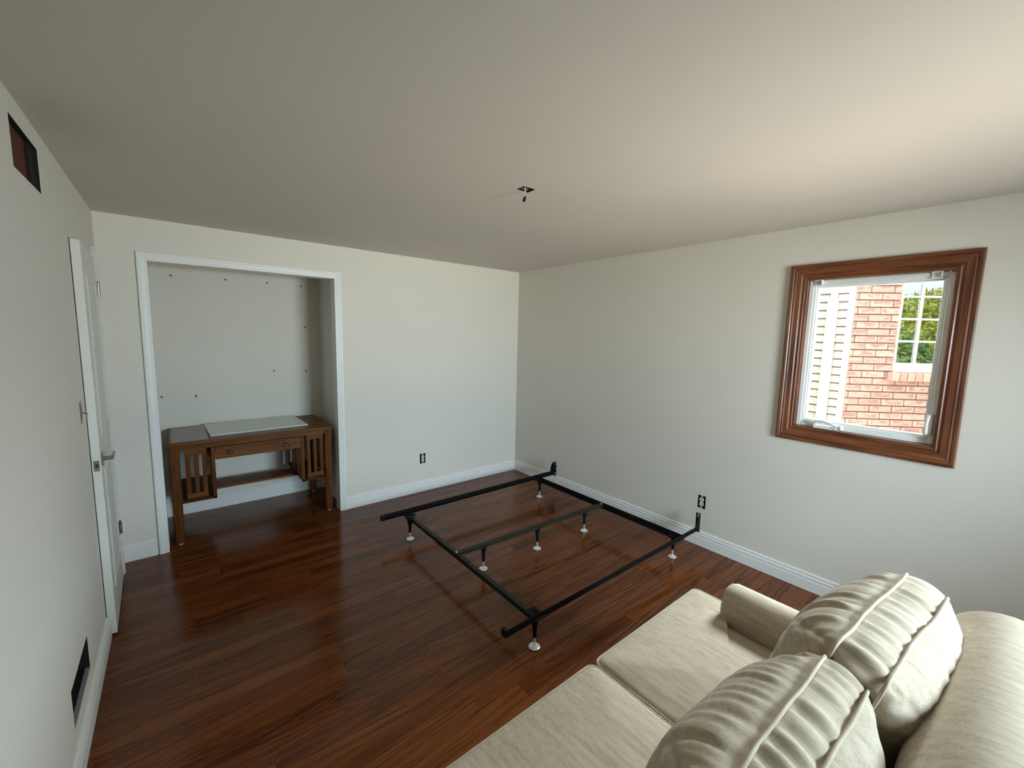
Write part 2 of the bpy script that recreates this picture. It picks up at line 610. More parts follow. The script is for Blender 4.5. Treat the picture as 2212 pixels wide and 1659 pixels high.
rr = random.Random(21)
y = CB
row = 0
n_planks = 0
while y > -3.42:
    y0, y1 = y - PW, y
    if y0 > 0.06:
        xa, xb = 0.16, 1.575
    elif y1 > -0.001 and y0 < 0.06 and y0 > -0.001:
        xa, xb = CL0, CL1
    else:
        xa, xb = 0.0, XR
    x = xa
    first = True
    while x < xb - 0.01:
        L = rr.choice((0.45, 0.7, 0.9, 1.1, 1.3, 1.55)) * rr.uniform(0.9, 1.1)
        if first:
            L *= rr.uniform(0.35, 1.0)
            first = False
        x2 = x + L
        if xb - x2 < 0.3:
            x2 = xb
        plank(x, x2 - 0.0006, y0 + 0.0005, y1 - 0.0005)
        n_planks += 1
        x = x2
    y -= PW
    row += 1
bm = B()
while y > YR:
    y0 = max(y - PW, YR)
    x = 0.0
    while x < XR:
        x2 = min(XR, x + rr.uniform(0.5, 1.5))
        box(bm, x, x2 - 0.0008, y0 + 0.0004, y - 0.0004, -0.010, 0.0)
        x = x2
    y -= PW
finish('plank_field', bm, 'plank', floor, kind='stuff')

# baseboards
BASE = [(0, 0), (0.016, 0), (0.016, 0.070), (0.0135, 0.074), (0.0135, 0.079), (0.015, 0.083), (0.015, 0.096), (0.008, 0.099), (0.008, 0.104), (0.011, 0.107), (0.011, 0.117), (0.006, 0.121), (0, 0.121)]
finish('baseboard_right', prism(B(), BASE, (XR, YR, 0), (XR, 0, 0), (-1, 0, 0), (0, 0, 1)), 'trim', kind='structure',
       label='white stepped baseboard along the window wall', category='baseboard')
finish('baseboard_back_right', prism(B(), BASE, (1.567, 0, 0), (XR, 0, 0), (0, -1, 0), (0, 0, 1)), 'trim', kind='structure',
       label='white stepped baseboard between closet and corner', category='baseboard')
finish('baseboard_back_left', prism(B(), BASE, (0.0, 0, 0), (0.19, 0, 0), (0, -1, 0), (0, 0, 1)), 'trim', kind='structure',
       label='short white baseboard between door and closet', category='baseboard')
finish('baseboard_left', prism(B(), BASE, (0, YR, 0), (0, -0.956, 0), (1, 0, 0), (0, 0, 1)), 'trim', kind='structure',
       label='white baseboard running up to the door', category='baseboard')
finish('baseboard_rear', prism(B(), BASE, (0, YR, 0), (XR, YR, 0), (0, 1, 0), (0, 0, 1)), 'trim', kind='structure',
       label='white baseboard behind the sofa', category='baseboard')
finish('baseboard_closet', prism(B(), BASE, (0.16, CB, 0), (1.575, CB, 0), (0, -1, 0), (0, 0, 1)), 'trim', kind='structure',
       label='white stepped baseboard inside the closet behind desk', category='baseboard')
finish('baseboard_closet_left', prism(B(), BASE, (0.16, 0.11, 0), (0.16, CB, 0), (1, 0, 0), (0, 0, 1)), 'trim', kind='structure',
       label='white baseboard on the left inside the closet', category='baseboard')
finish('baseboard_closet_right', prism(B(), BASE, (1.575, 0.11, 0), (1.575, CB, 0), (-1, 0, 0), (0, 0, 1)), 'trim', kind='structure',
       label='white baseboard on the right inside the closet', category='baseboard')

# closet casing + jamb
CW = 0.058
CAS = [(0, 0), (0, 0.010), (0.004, 0.013), (0.016, 0.013), (0.019, 0.016), (0.034, 0.018), (0.040, 0.021), (0.054, 0.021), (CW, 0.017), (CW, 0)]
cas = empty('trim_1', (0, 0, 0), kind='structure', label='white moulded casing around the closet opening', category='trim')
cl = B()
mitre_prism(cl, CAS, (CL0, 0, 0), (CL0, 0, CT), (-1, 0, 0), (0, -1, 0), (0, 0, 1), 0, 1)
finish('casing_board', cl, 'trim', cas)
cl = B()
mitre_prism(cl, CAS, (CL1, 0, 0), (CL1, 0, CT), (1, 0, 0), (0, -1, 0), (0, 0, 1), 0, 1)
finish('casing_board', cl, 'trim', cas)
cl = B()
mitre_prism(cl, CAS, (CL0, 0, CT), (CL1, 0, CT), (0, 0, 1), (0, -1, 0), (1, 0, 0), -1, 1)
finish('casing_board', cl, 'trim', cas)
bm = B()
box(bm, CL0 - 0.012, CL0, -0.001, 0.111, 0, CT + 0.012)
box(bm, CL1, CL1 + 0.012, -0.001, 0.111, 0, CT + 0.012)
box(bm, CL0, CL1, -0.001, 0.111, CT, CT + 0.012)
finish('jamb', bm, 'trim', cas)

# ---------------------------------------------------------------- door, ajar, on the left wall
door = empty('door_1', (0.0, -0.247, 0.0), math.radians(1.75), kind='structure',
             label='white door standing slightly ajar near the corner', category='door')
# local: hinge edge at y=0, leaf runs to -y; room face at x = +0.018
DL = 0.702
bm = B()
box(bm, -0.019, 0.0165, -DL, 0.0, 0.014, 2.112, 0.0015)
# two raised panels with moulding on the room face
finish('door_leaf', bm, 'door', door)
for z0, z1 in ((0.22, 0.92), (1.10, 1.96)):
    bm = B()
    pr_ = [(0, 0), (0.012, 0.006), (0.03, 0.006), (0.036, 0.002), (0.036, 0)]
    y0, y1 = -DL + 0.12, -0.12
    for c0, c1, U, A, m0, m1 in (((0.0165, y0, z0), (0.0165, y1, z0), (0, 0, 1), (0, 1, 0), 1, -1),
                                 ((0.0165, y0, z1), (0.0165, y1, z1), (0, 0, -1), (0, 1, 0), 1, -1),
                                 ((0.0165, y0, z0), (0.0165, y0, z1), (0, 1, 0), (0, 0, 1), 1, -1),
                                 ((0.0165, y1, z0), (0.0165, y1, z1), (0, -1, 0), (0, 0, 1), 1, -1)):
        mitre_prism(bm, pr_, c0, c1, U, (1, 0, 0), A, m0, m1)
    box(bm, 0.0160, 0.0195, y0 + 0.05, y1 - 0.05, z0 + 0.05, z1 - 0.05, 0.0015)
    finish('door_panel', bm, 'door', door)
for z in (1.875, 0.31):
    bm = B()
    lathe(bm, [(0.0075, 0), (0.0075, 0.085)], 0.023, 0.004, z, 12)
    lathe(bm, [(0.004, 0.085), (0.0055, 0.089), (0.003, 0.094)], 0.023, 0.004, z, 10)
    box(bm, 0.0145, 0.0185, -0.030, 0.0, z, z + 0.085)
    finish('hinge', bm, 'nickel', door, smooth=True)
bm = B()
box(bm, -0.012, 0.0105, -DL - 0.0012, -DL + 0.001, 0.935, 0.992)
plate = finish('latch_plate', bm, 'nickel', door, label='brass-coloured latch plate on the door edge')
bm = B()
box(bm, -0.006, 0.006, -DL - 0.007, -DL, 0.955, 0.973, 0.002)
finish('latch_bolt', bm, 'bronze', plate)
bm = B()
box(bm, 0.0165, 0.0225, -DL + 0.022, -DL + 0.086, 0.955, 1.020, 0.001)
lathe(bm, [(0.011, 0.0165), (0.011, 0.062)], 0, -DL + 0.054, 0.988, 16, 'X')
box(bm, 0.052, 0.064, -DL + 0.043, -DL + 0.175, 0.979, 0.997, 0.002)
finish('door_handle', bm, 'nickel', door, smooth=True, label='square satin nickel lever handle')
# jamb, far casing, dim hall behind
bm = B()
box(bm, -0.14, -0.0195, -0.952, -0.247, 2.10, 2.12)
box(bm, -0.14, -0.0, -0.2465, -0.2445, 0, 2.12)
finish('trim_2', bm, 'trim', kind='structure', label='white door jamb behind the ajar door', category='trim')
bm = B()
mitre_prism(bm, CAS, (0, -0.222, 0), (0, -0.222, 2.13), (0, 1, 0), (1, 0, 0), (0, 0, 1), 0, 1)
finish('trim_3', bm, 'trim', kind='structure', label='narrow white casing strip beside the door hinges', category='trim')
bm = B()
box(bm, -0.9, -0.8, -1.4, 0.3, -0.01, 2.3)
box(bm, -0.8, -0.141, -1.4, -1.3, -0.01, 2.3)
box(bm, -0.8, -0.141, 0.2, 0.3, -0.01, 2.3)
box(bm, -0.9, -0.141, -1.4, 0.3, 2.3, 2.4)
box(bm, -0.9, -0.141, -1.4, 0.3, -0.11, -0.01)
finish('wall_hall', bm, 'wall', kind='structure', label='hall enclosure behind the ajar door', category='wall')

# ---------------------------------------------------------------- right window
win = empty('window_1', (XR, (WY0 + WY1) / 2, WZ0), kind='structure',
            label='casement window with brown stained wood casing', category='window')


def wfin(name, bm, m, parent=win, **kw):
    bmesh.ops.translate(bm, vec=-Vector(win.location), verts=bm.verts[:])
    if parent is not win:
        pass
    return finish(name, bm, m, parent, **kw)


WC = 0.0885
WPROF = [(0, -0.004), (0, 0.008), (0.006, 0.011), (0.012, 0.008), (0.020, 0.010), (0.026, 0.016), (0.050, 0.018), (0.056, 0.022), (0.064, 0.019), (0.070, 0.024), (0.082, 0.026), (WC, 0.023), (WC, 0.0), (0.02, 0.0), (0.02, -0.004)]
WPROF = [(0, 0.0), (0, 0.008), (0.006, 0.012), (0.012, 0.008), (0.020, 0.010), (0.026, 0.016), (0.050, 0.018), (0.056, 0.022), (0.064, 0.019), (0.070, 0.024), (0.082, 0.026), (WC, 0.023), (WC, 0.0)]
for c0, c1, U, A, m0, m1, mm in (
        ((XR, WY1, WZ0), (XR, WY1, WZ1), (0, 1, 0), (0, 0, 1), -1, 1, 'window_wood'),
        ((XR, WY0, WZ0), (XR, WY0, WZ1), (0, -1, 0), (0, 0, 1), -1, 1, 'window_wood'),
        ((XR, WY0, WZ0), (XR, WY1, WZ0), (0, 0, -1), (0, 1, 0), -1, 1, 'window_wood_y'),
        ((XR, WY0, WZ1), (XR, WY1, WZ1), (0, 0, 1), (0, 1, 0), -1, 1, 'window_wood_y')):
    bm = B()
    mitre_prism(bm, WPROF, c0, c1, U, (-1, 0, 0), A, m0, m1)
    wfin('casing_board', bm, mm)
# wood jamb extension lining the opening
e = 0.010
for a in ((WY0, WY0 + e, WZ0, WZ1), (WY1 - e, WY1, WZ0, WZ1), (WY0 + e, WY1 - e, WZ0, WZ0 + e), (WY0 + e, WY1 - e, WZ1 - e, WZ1)):
    bm = B()
    box(bm, XR - 0.006, XR + 0.050, *a)
    wfin('jamb_liner', bm, 'window_wood' if a[3] - a[2] > 0.1 else 'window_wood_y')


def ring(bm, x0, x1, y0, y1, z0, z1, w, bev=0.003):
    box(bm, x0, x1, y0, y0 + w, z0, z1, bev)
    box(bm, x0, x1, y1 - w, y1, z0, z1, bev)
    box(bm, x0, x1, y0 + w, y1 - w, z0, z0 + w, bev)
    box(bm, x0, x1, y0 + w, y1 - w, z1 - w, z1, bev)


bm = B()
ring(bm, XR + 0.036, XR + 0.15, WY0 + e, WY1 - e, WZ0 + e, WZ1 - e, 0.026)
wfin('window_frame', bm, 'vinyl')
sa = e + 0.026
bm = B()
ring(bm, XR + 0.044, XR + 0.105, WY0 + sa, WY1 - sa, WZ0 + sa, WZ1 - sa, 0.013)
ring(bm, XR + 0.056, XR + 0.100, WY0 + sa + 0.012, WY1 - sa - 0.012, WZ0 + sa + 0.012, WZ1 - sa - 0.012, 0.010)
sash = wfin('sash', bm, 'vinyl')
bm = B()
gb = sa + 0.020
box(bm, XR + 0.080, XR + 0.084, WY0 + gb, WY1 - gb, WZ0 + gb, WZ1 - gb)
wfin('glass_pane', bm, 'glass')
# crank handle at the bottom
bm = B()
yc = -3.155
box(bm, XR + 0.000, XR + 0.046, yc - 0.060, yc + 0.060, WZ0 + 0.0105, WZ0 + 0.036, 0.008, 2)
crank = wfin('crank_base', bm, 'clips')
bm = B()
tube(bm, [(XR + 0.012, yc + 0.052, WZ0 + 0.034), (XR + 0.006, yc + 0.040, WZ0 + 0.055), (XR + 0.000, yc + 0.005, WZ0 + 0.062), (XR - 0.006, yc - 0.035, WZ0 + 0.056), (XR - 0.010, yc - 0.070, WZ0 + 0.040), (XR - 0.012, yc - 0.092, WZ0 + 0.034)], 0.009, 8)
lathe(bm, [(0.006, 0.0), (0.012, 0.004), (0.012, 0.024), (0.007, 0.030)], XR - 0.012, yc - 0.096, WZ0 + 0.022, 10)
wfin('crank_arm', bm, 'clips', smooth=True)
# sash lock on the near side of the frame
bm = B()
yl = WY0 + e + 0.024
box(bm, XR + 0.016, XR + 0.040, yl - 0.014, yl + 0.014, WZ0 + 0.060, WZ0 + 0.190, 0.007, 2)
tube(bm, [(XR + 0.016, yl, WZ0 + 0.18), (XR + 0.004, yl + 0.006, WZ0 + 0.17), (XR - 0.002, yl + 0.010, WZ0 + 0.13), (XR + 0.002, yl + 0.008, WZ0 + 0.075)], 0.008, 8)
wfin('sash_lock', bm, 'clips', smooth=True)
# two little blind brackets under the head
for yy in (WY1 - 0.062, WY0 + 0.085):
    bm = B()
    box(bm, XR + 0.012, XR + 0.037, yy - 0.022, yy + 0.022, WZ1 - e - 0.005, WZ1 - e, 0.001)
    box(bm, XR + 0.030, XR + 0.036, yy - 0.022, yy + 0.022, WZ1 - e - 0.038, WZ1 - e - 0.004, 0.001)
    box(bm, XR + 0.010, XR + 0.032, yy - 0.022, yy - 0.017, WZ1 - e - 0.034, WZ1 - e - 0.004, 0.001)
    wfin('blind_bracket', bm, 'clips')

# ---------------------------------------------------------------- rear window (behind the camera)
w2 = empty('window_2', ((RX0 + RX1) / 2, YR, RZ0), kind='structure', label='wide window in the wall behind the sofa', category='window')
bm = B()
yq = YR - 0.05
for a in ((RX0, RX0 + 0.05, RZ0, RZ1), (RX1 - 0.05, RX1, RZ0, RZ1), (RX0 + 0.05, RX1 - 0.05, RZ0, RZ0 + 0.05), (RX0 + 0.05, RX1 - 0.05, RZ1 - 0.05, RZ1)):
    box(bm, a[0], a[1], yq - 0.06, yq, a[2], a[3], 0.003)
bmesh.ops.translate(bm, vec=-Vector(w2.location), verts=bm.verts[:])
finish('window_frame', bm, 'vinyl', w2)
bm = B()
for c0, c1, U, A, m0, m1 in (
        ((RX0, YR, RZ0), (RX0, YR, RZ1), (-1, 0, 0), (0, 0, 1), -1, 1),
        ((RX1, YR, RZ0), (RX1, YR, RZ1), (1, 0, 0), (0, 0, 1), -1, 1),
        ((RX0, YR, RZ0), (RX1, YR, RZ0), (0, 0, -1), (1, 0, 0), -1, 1),
        ((RX0, YR, RZ1), (RX1, YR, RZ1), (0, 0, 1), (1, 0, 0), -1, 1)):
    mitre_prism(bm, WPROF, c0, c1, U, (0, 1, 0), A, m0, m1)
bmesh.ops.translate(bm, vec=-Vector(w2.location), verts=bm.verts[:])
finish('window_casing', bm, 'window_wood', w2)
bm = B()
box(bm, RX0 + 0.04, RX1 - 0.04, yq - 0.035, yq - 0.03, RZ0 + 0.04, RZ1 - 0.04)
bmesh.ops.translate(bm, vec=-Vector(w2.location), verts=bm.verts[:])
finish('glass_pane', bm, 'glass', w2)

# ---------------------------------------------------------------- vents, switch, outlets, ceiling box
v = empty('vent_opening', (0, -1.627, 2.283), label='uncovered return vent hole high on left wall, reddish inside', category='vent')
bm = B()
box(bm, -0.026, -0.018, -0.187, 0.187, -0.081, 0.081)
finish('cavity_back', bm, 'duct_red', v)
bm = B()
box(bm, -0.130, -0.0015, -0.189, -0.187, -0.083, 0.083)
box(bm, -0.130, -0.0015, 0.187, 0.189, -0.083, 0.083)
box(bm, -0.130, -0.0015, -0.187, 0.187, 0.081, 0.083)
box(bm, -0.130, -0.0015, -0.187, 0.187, -0.083, -0.081)
finish('cavity_side', bm, 'box_dark', v)
bm = B()
box(bm, -0.0175, -0.010, 0.095, 0.186, -0.080, 0.080)
finish('stud_edge', bm, 'box_dark', v)
v = empty('vent_opening', (0, -1.6565, 0.261), label='uncovered floor-level vent hole in left wall above baseboard', category='vent')
bm = B()
box(bm, -0.136, -0.130, -0.189, 0.189, -0.078, 0.078)
finish('cavity_back', bm, 'box_dark', v)
bm = B()
box(bm, -0.130, -0.0015, -0.189, -0.187, -0.078, 0.078)
box(bm, -0.130, -0.0015, 0.187, 0.189, -0.078, 0.078)
box(bm, -0.130, -0.0015, -0.187, 0.187, -0.078, -0.076)
finish('cavity_side', bm, 'box_dark', v)
bm = B()
box(bm, -0.034, -0.026, -0.02, 0.12, -0.02, 0.078)
finish('stud_edge', bm, 'duct_tan', v)
bm = B()
box(bm, -0.016, -0.0012, -0.185, 0.185, -0.0755, -0.0735)
finish('duct_flange', bm, 'duct_metal', v)


def receptacle(root, wn_, m='ivory'):
    """duplex receptacle in local coords: x right, y out of the wall is -y, z up."""
    bm = B()
    box(bm, -0.0325, 0.0325, 0.045, 0.05, -0.054, 0.054)
    box(bm, -0.0325, -0.030, 0.002, 0.045, -0.054, 0.054)
    box(bm, 0.030, 0.0325, 0.002, 0.045, -0.054, 0.054)
    box(bm, -0.030, 0.030, 0.002, 0.045, 0.051, 0.054)
    box(bm, -0.030, 0.030, 0.002, 0.045, -0.054, -0.051)
    finish('outlet_box', bm, 'box_dark', root)
    bm = B()
    box(bm, -0.0095, 0.0095, -0.001, 0.0015, -0.054, 0.054, 0.0005)
    finish('mounting_strap', bm, 'duct_metal', root)
    for s in (-1, 1):
        bm = B()
        n = 16
        pts = []
        for k in range(n):
            a = 2 * PI * k / n
            px, pz = 0.0175 * math.cos(a), 0.0175 * math.sin(a)
            pz = max(-0.0138, min(0.0138, pz))
            pts.append((px, pz))
        prism(bm, pts, (0, 0.004, 0.0195 * s), (0, -0.006, 0.0195 * s), (1, 0, 0), (0, 0, 1))
        f = finish('socket_face', bm, m, root)
        bm = B()
        for dx, hh in ((-0.0062, 0.0085), (0.0062, 0.0070)):
            box(bm, dx - 0.0011, dx + 0.0011, -0.0064, -0.0058, 0.0195 * s - 0.001, 0.0195 * s - 0.001 + hh)
        lathe(bm, [(0.0026, -0.0064), (0.0026, -0.0058)], 0, 0, 0.0195 * s - 0.0068, 8, 'Y')
        finish('socket_slots', bm, 'slot_dark', f)
    bm = B()
    box(bm, -0.012, 0.012, -0.004, 0.006, -0.009, 0.009, 0.001)
    finish('socket_bridge', bm, m, root)


o1 = empty('wall_outlet', (2.3695, 0.0, 0.359), 0, label='outlet without cover plate on closet wall, right of the closet', category='outlet')
receptacle(o1, 'y')
o2 = empty('wall_outlet', (XR, -2.4005, 0.367), -PI / 2, label='outlet without cover plate on window wall, behind the bed frame', category='outlet')
receptacle(o2, 'x')

sw = empty('light_switch', (0.0, -1.081, 1.27), label='light switch without cover plate on left wall beside door', category='switch')
bm = B()
box(bm, -0.045, -0.040, -0.025, 0.025, -0.048, 0.048)
box(bm, -0.040, -0.002, -0.025, -0.023, -0.048, 0.048)
box(bm, -0.040, -0.002, 0.023, 0.025, -0.048, 0.048)
finish('switch_box', bm, 'box_dark', sw)
bm = B()
box(bm, -0.002, 0.002, -0.010, 0.010, -0.055, 0.055, 0.0005)
box(bm, -0.03, 0.004, -0.012, 0.012, -0.03, 0.03, 0.001)
finish('switch_body', bm, 'anchor', sw)
bm = B()
tube(bm, [(0.0, 0, 0.002), (0.012, 0, -0.003), (0.024, 0, -0.009)], 0.0045, 8)
finish('toggle', bm, 'anchor', sw)

cb = empty('ceiling_light_box', (1.832, -2.223, H), label='open ceiling junction box with dangling wires, fixture removed', category='junction box')
bm = B()
hx, hy = 0.0398, 0.0338
box(bm, -hx, hx, -hy, hy, 0.055, 0.058)
box(bm, -hx, -hx + 0.002, -hy, hy, 0.002, 0.055)
box(bm, hx - 0.002, hx, -hy, hy, 0.002, 0.055)
box(bm, -hx, hx, -hy, -hy + 0.002, 0.002, 0.055)
box(bm, -hx, hx, hy - 0.002, hy, 0.002, 0.055)
finish('junction_box', bm, 'box_dark', cb)
bm = B()
box(bm, -hx + 0.003, hx - 0.003, 0.012, 0.020, 0.010, 0.013)
finish('mounting_bar', bm, 'duct_metal', cb)
bm = B()
tube(bm, [(-0.024, 0.004, 0.055), (-0.020, -0.004, 0.012), (-0.010, -0.006, 0.016), (-0.006, -0.005, -0.006), (-0.007, -0.006, -0.024), (-0.010, -0.007, -0.036)], 0.0024, 7)
finish('white_wire', bm, 'wire_white', cb, smooth=True)
bm = B()
tube(bm, [(0.004, 0.0, 0.055), (0.006, -0.008, 0.012), (-0.001, -0.010, -0.008), (-0.008, -0.008, -0.034)], 0.0020, 7)
finish('red_wire', bm, 'wire_red', cb, smooth=True)
bm = B()
lathe(bm, [(0.004, 0), (0.0075, 0.004), (0.0085, 0.012), (0.005, 0.026), (0.003, 0.030)], 0, 0, 0, 12)
bmesh.ops.transform(bm, matrix=Matrix.Translation((-0.018, -0.010, -0.066)) @ Matrix.Rotation(math.radians(18), 4, 'Y'), verts=bm.verts[:])
finish('wire_connector', bm, 'black_plastic', cb, smooth=True)

# wall anchors left in the closet's back wall
ANCH = [((0.384, 2.136), 'leftmost anchor of the top row on the closet wall'),
        ((0.773, 2.139), 'second anchor from left in the closet top row'),
        ((1.107, 2.141), 'third anchor from left in the closet top row'),
        ((1.405, 2.137), 'rightmost anchor of the top row on the closet wall'),
        ((1.430, 1.724), 'anchor at mid height by the closet right corner'),
        ((1.131, 1.285), 'anchor above the right half of the desk'),
        ((1.423, 1.270), 'lowest anchor by the closet right corner, above desk end'),
        ((0.262, 1.088), 'anchor low by the left closet jamb above the desk'),
        ((0.502, 1.081), 'anchor above the grey pad end of the desk')]
for (ax, az), lab in ANCH:
    bm = B()
    lathe(bm, [(0.0095, 0.0), (0.0095, -0.003), (0.0055, -0.004), (0.0045, -0.020), (0.007, -0.022), (0.005, -0.026)], 0, 0, 0, 10, 'Y')
    bmesh.ops.transform(bm, matrix=Matrix.Rotation(math.radians(rnd.uniform(-14, 14)), 4, 'X'), verts=bm.verts[:])
    a = finish('wall_anchor', bm, 'anchor', smooth=True, label='small grey-brown ' + lab, category='wall anchor', group='anchors in the closet wall')
    a.location = (ax, CB + 0.002, az)

# ---------------------------------------------------------------- desk in the closet
desk = empty('writing_desk', (0.88, 0.38, 0.0), label='brown mission-style oak desk with slatted ends, inside the closet', category='desk')


def dfin(name, bm, m, parent=desk, **kw):
    bmesh.ops.translate(bm, vec=-Vector(desk.location), verts=bm.verts[:])
    return finish(name, bm, m, parent, **kw)


DY0, DY1 = 0.058, 0.705
bm = B()
prof = [(0, 0.008), (0.006, 0.0), (0.0, 0.0)]
box(bm, 0.290, 1.472, 0.040, 0.722, 0.792, 0.812, 0.004, 2)
dfin('desk_top', bm, 'desk_x')
bm = B()
box(bm, 0.298, 1.464, 0.050, 0.712, 0.782, 0.7925, 0.002)
dfin('top_moulding', bm, 'desk_x')
LEG = ((0.296, 0.354), (1.406, 1.464))
for (xa, xb) in LEG:
    for ya, yb in ((DY0, DY0 + 0.056), (DY1 - 0.056, DY1)):
        bm = B()
        box(bm, xa, xb, ya, yb, 0.010, 0.782, 0.003)
        # slight taper at the foot
        for vv in bm.verts:
            if vv.co.z < 0.2:
                cx, cy = (xa + xb) / 2, (ya + yb) / 2
                vv.co.x = cx + (vv.co.x - cx) * 0.88
                vv.co.y = cy + (vv.co.y - cy) * 0.88
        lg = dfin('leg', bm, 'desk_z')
        bm = B()
        lathe(bm, [(0.014, 0), (0.016, 0.002), (0.016, 0.010)], (xa + xb) / 2, (ya + yb) / 2, 0, 12)
        dfin('glide', bm, 'clips', lg)
# aprons
bm = B()
box(bm, 0.354, 1.406, DY0 + 0.010, DY0 + 0.030, 0.750, 0.782, 0.001)
dfin('front_rail', bm, 'desk_x')
bm = B()
box(bm, 0.354, 1.406, DY1 - 0.030, DY1 - 0.010, 0.690, 0.782, 0.001)
dfin('back_rail', bm, 'desk_x')
for xa in (0.310, 1.430):
    bm = B()
    box(bm, xa, xa + 0.02, DY0 + 0.056, DY1 - 0.056, 0.690, 0.782, 0.001)
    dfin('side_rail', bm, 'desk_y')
# drawer
bm = B()
box(bm, 0.577, 1.206, DY0 + 0.006, DY0 + 0.026, 0.645, 0.7465, 0.002)
box(bm, 0.585, 1.198, DY0 + 0.026, DY0 + 0.42, 0.660, 0.735)
dr = dfin('drawer', bm, 'desk_x')
for xc in (0.679, 1.088):
    bm = B()
    pts = []
    for k in range(20):
        a = 2 * PI * k / 20
        r = 0.024 * (1 + 0.10 * math.cos(3 * (a - PI / 2)))
        pts.append((r * math.cos(a), r * math.sin(a)))
    prism(bm, pts, (xc, DY0 + 0.006, 0.698), (xc, DY0 + 0.002, 0.698), (1, 0, 0), (0, 0, 1))
    lathe(bm, [(0.006, 0.0), (0.007, -0.010), (0.003, -0.014)], xc, DY0 + 0.002, 0.712, 10, 'Y')
    tube(bm, [(xc + 0.018 * math.sin(a), DY0 - 0.010 - 0.002, 0.703 - 0.012 + 0.016 * math.cos(a)) for a in [2 * PI * k / 20 for k in range(20)]], 0.003, 6, True)
    dfin('drawer_pull', bm, 'bronze', dr, smooth=True, label='dark bronze drop pull')
bm = B()
lathe(bm, [(0.004, 0), (0.005, 0.006), (0.004, 0.010)], 0.955, DY0 + 0.016, 0.637, 8)
dfin('drawer_stop', bm, 'duct_red', dr)
# pedestals: a slat panel, shelf and divider posts at each end
for s, (xa, xb, post) in enumerate(((0.354, 0.552, (0.552, 0.575)), (1.231, 1.406, (1.208, 1.231)))):
    pa, pb = (xa + 0.030, xb - 0.030) if s == 0 else (xa + 0.028, xb - 0.004)
    for yf in (DY0 + 0.004, DY1 - 0.030):
        bm = B()
        box(bm, post[0], post[1], yf, yf + 0.024, 0.328, 0.750, 0.001)
        dfin('divider_post', bm, 'desk_z')
    for k in range(4):
        ya = DY0 + 0.10 + 0.105 * k
        bm = B()
        box(bm, post[0] + 0.006, post[1] - 0.006, ya, ya + 0.045, 0.346, 0.750, 0.001)
        dfin('slat', bm, 'desk_z')
    bm = B()
    box(bm, min(xa, post[0]) - 0.0, max(xb, post[1]), DY0 + 0.004, DY1 - 0.006, 0.328, 0.346, 0.0015)
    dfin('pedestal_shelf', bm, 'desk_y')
    yp = DY0 + 0.040
    bm = B()
    box(bm, pa, pb, yp, yp + 0.018, 0.700, 0.782, 0.001)
    dfin('panel_rail', bm, 'desk_x')
    bm = B()
    box(bm, pa, pb, yp, yp + 0.018, 0.346, 0.386, 0.001)
    dfin('panel_rail', bm, 'desk_x')
    wslat = (pb - pa)
    for k in range(3):
        c = pa + wslat * (0.12, 0.5, 0.88)[k]
        bm = B()
        box(bm, c - 0.0145, c + 0.0145, yp + 0.002, yp + 0.014, 0.386, 0.700, 0.001)
        dfin('slat', bm, 'desk_z')
    # end slats on the outer side
    xo = 0.318 if s == 0 else 1.432
    bm = B()
    box(bm, xo, xo + 0.014, DY0 + 0.056, DY1 - 0.056, 0.328, 0.372, 0.001)
    dfin('end_rail', bm, 'desk_y')
    for k in range(5):
        ya = DY0 + 0.095 + 0.088 * k
        bm = B()
        box(bm, xo, xo + 0.012, ya, ya + 0.040, 0.372, 0.690, 0.001)
        dfin('slat', bm, 'desk_z')
bm = B()
box(bm, 0.575, 1.208, 0.285, 0.480, 0.328, 0.345, 0.002)
dfin('footrest_shelf', bm, 'desk_x')

bm = B()
box(bm, -0.118, 0.118, -0.300, 0.300, 0.0, 0.005, 0.002)
pad = finish('desk_pad', bm, 'pad_grey', label='glossy grey pad covering the left end of the desk top', category='desk pad')
pad.location = (0.425, 0.382, 0.8122)
bm = B()
box(bm, -0.372, 0.372, -0.262, 0.262, 0.0, 0.012, 0.002)
brd = finish('pale_board', bm, 'board', label='pale greenish white board lying across the desk top', category='board')
brd.location = (0.920, 0.455, 0.8122)
brd.rotation_euler = (0, 0, math.radians(2.4))

# ---------------------------------------------------------------- metal bed frame
bed = empty('bed_frame', (2.53, -1.63, 0.0), label='black steel bed frame on chrome-footed legs, no mattress', category='bed frame')
BZ = 0.198


def bfin(name, bm, m, parent=bed, **kw):
    bmesh.ops.translate(bm, vec=-Vector(bed.location), verts=bm.verts[:])
    return finish(name, bm, m, parent, **kw)


def angle_iron(bm, p0, p1, inward, h=0.036, w=0.034, t=0.0035, top=True):
    """L section: upright flange at the line, horizontal flange towards `inward`."""
    p0, p1 = Vector(p0), Vector(p1)
    prof = [(0, 0), (0, -h), (w, -h), (w, -h + t), (t, -h + t), (t, 0)]
    prism(bm, prof, p0, p1, inward, (0, 0, 1))


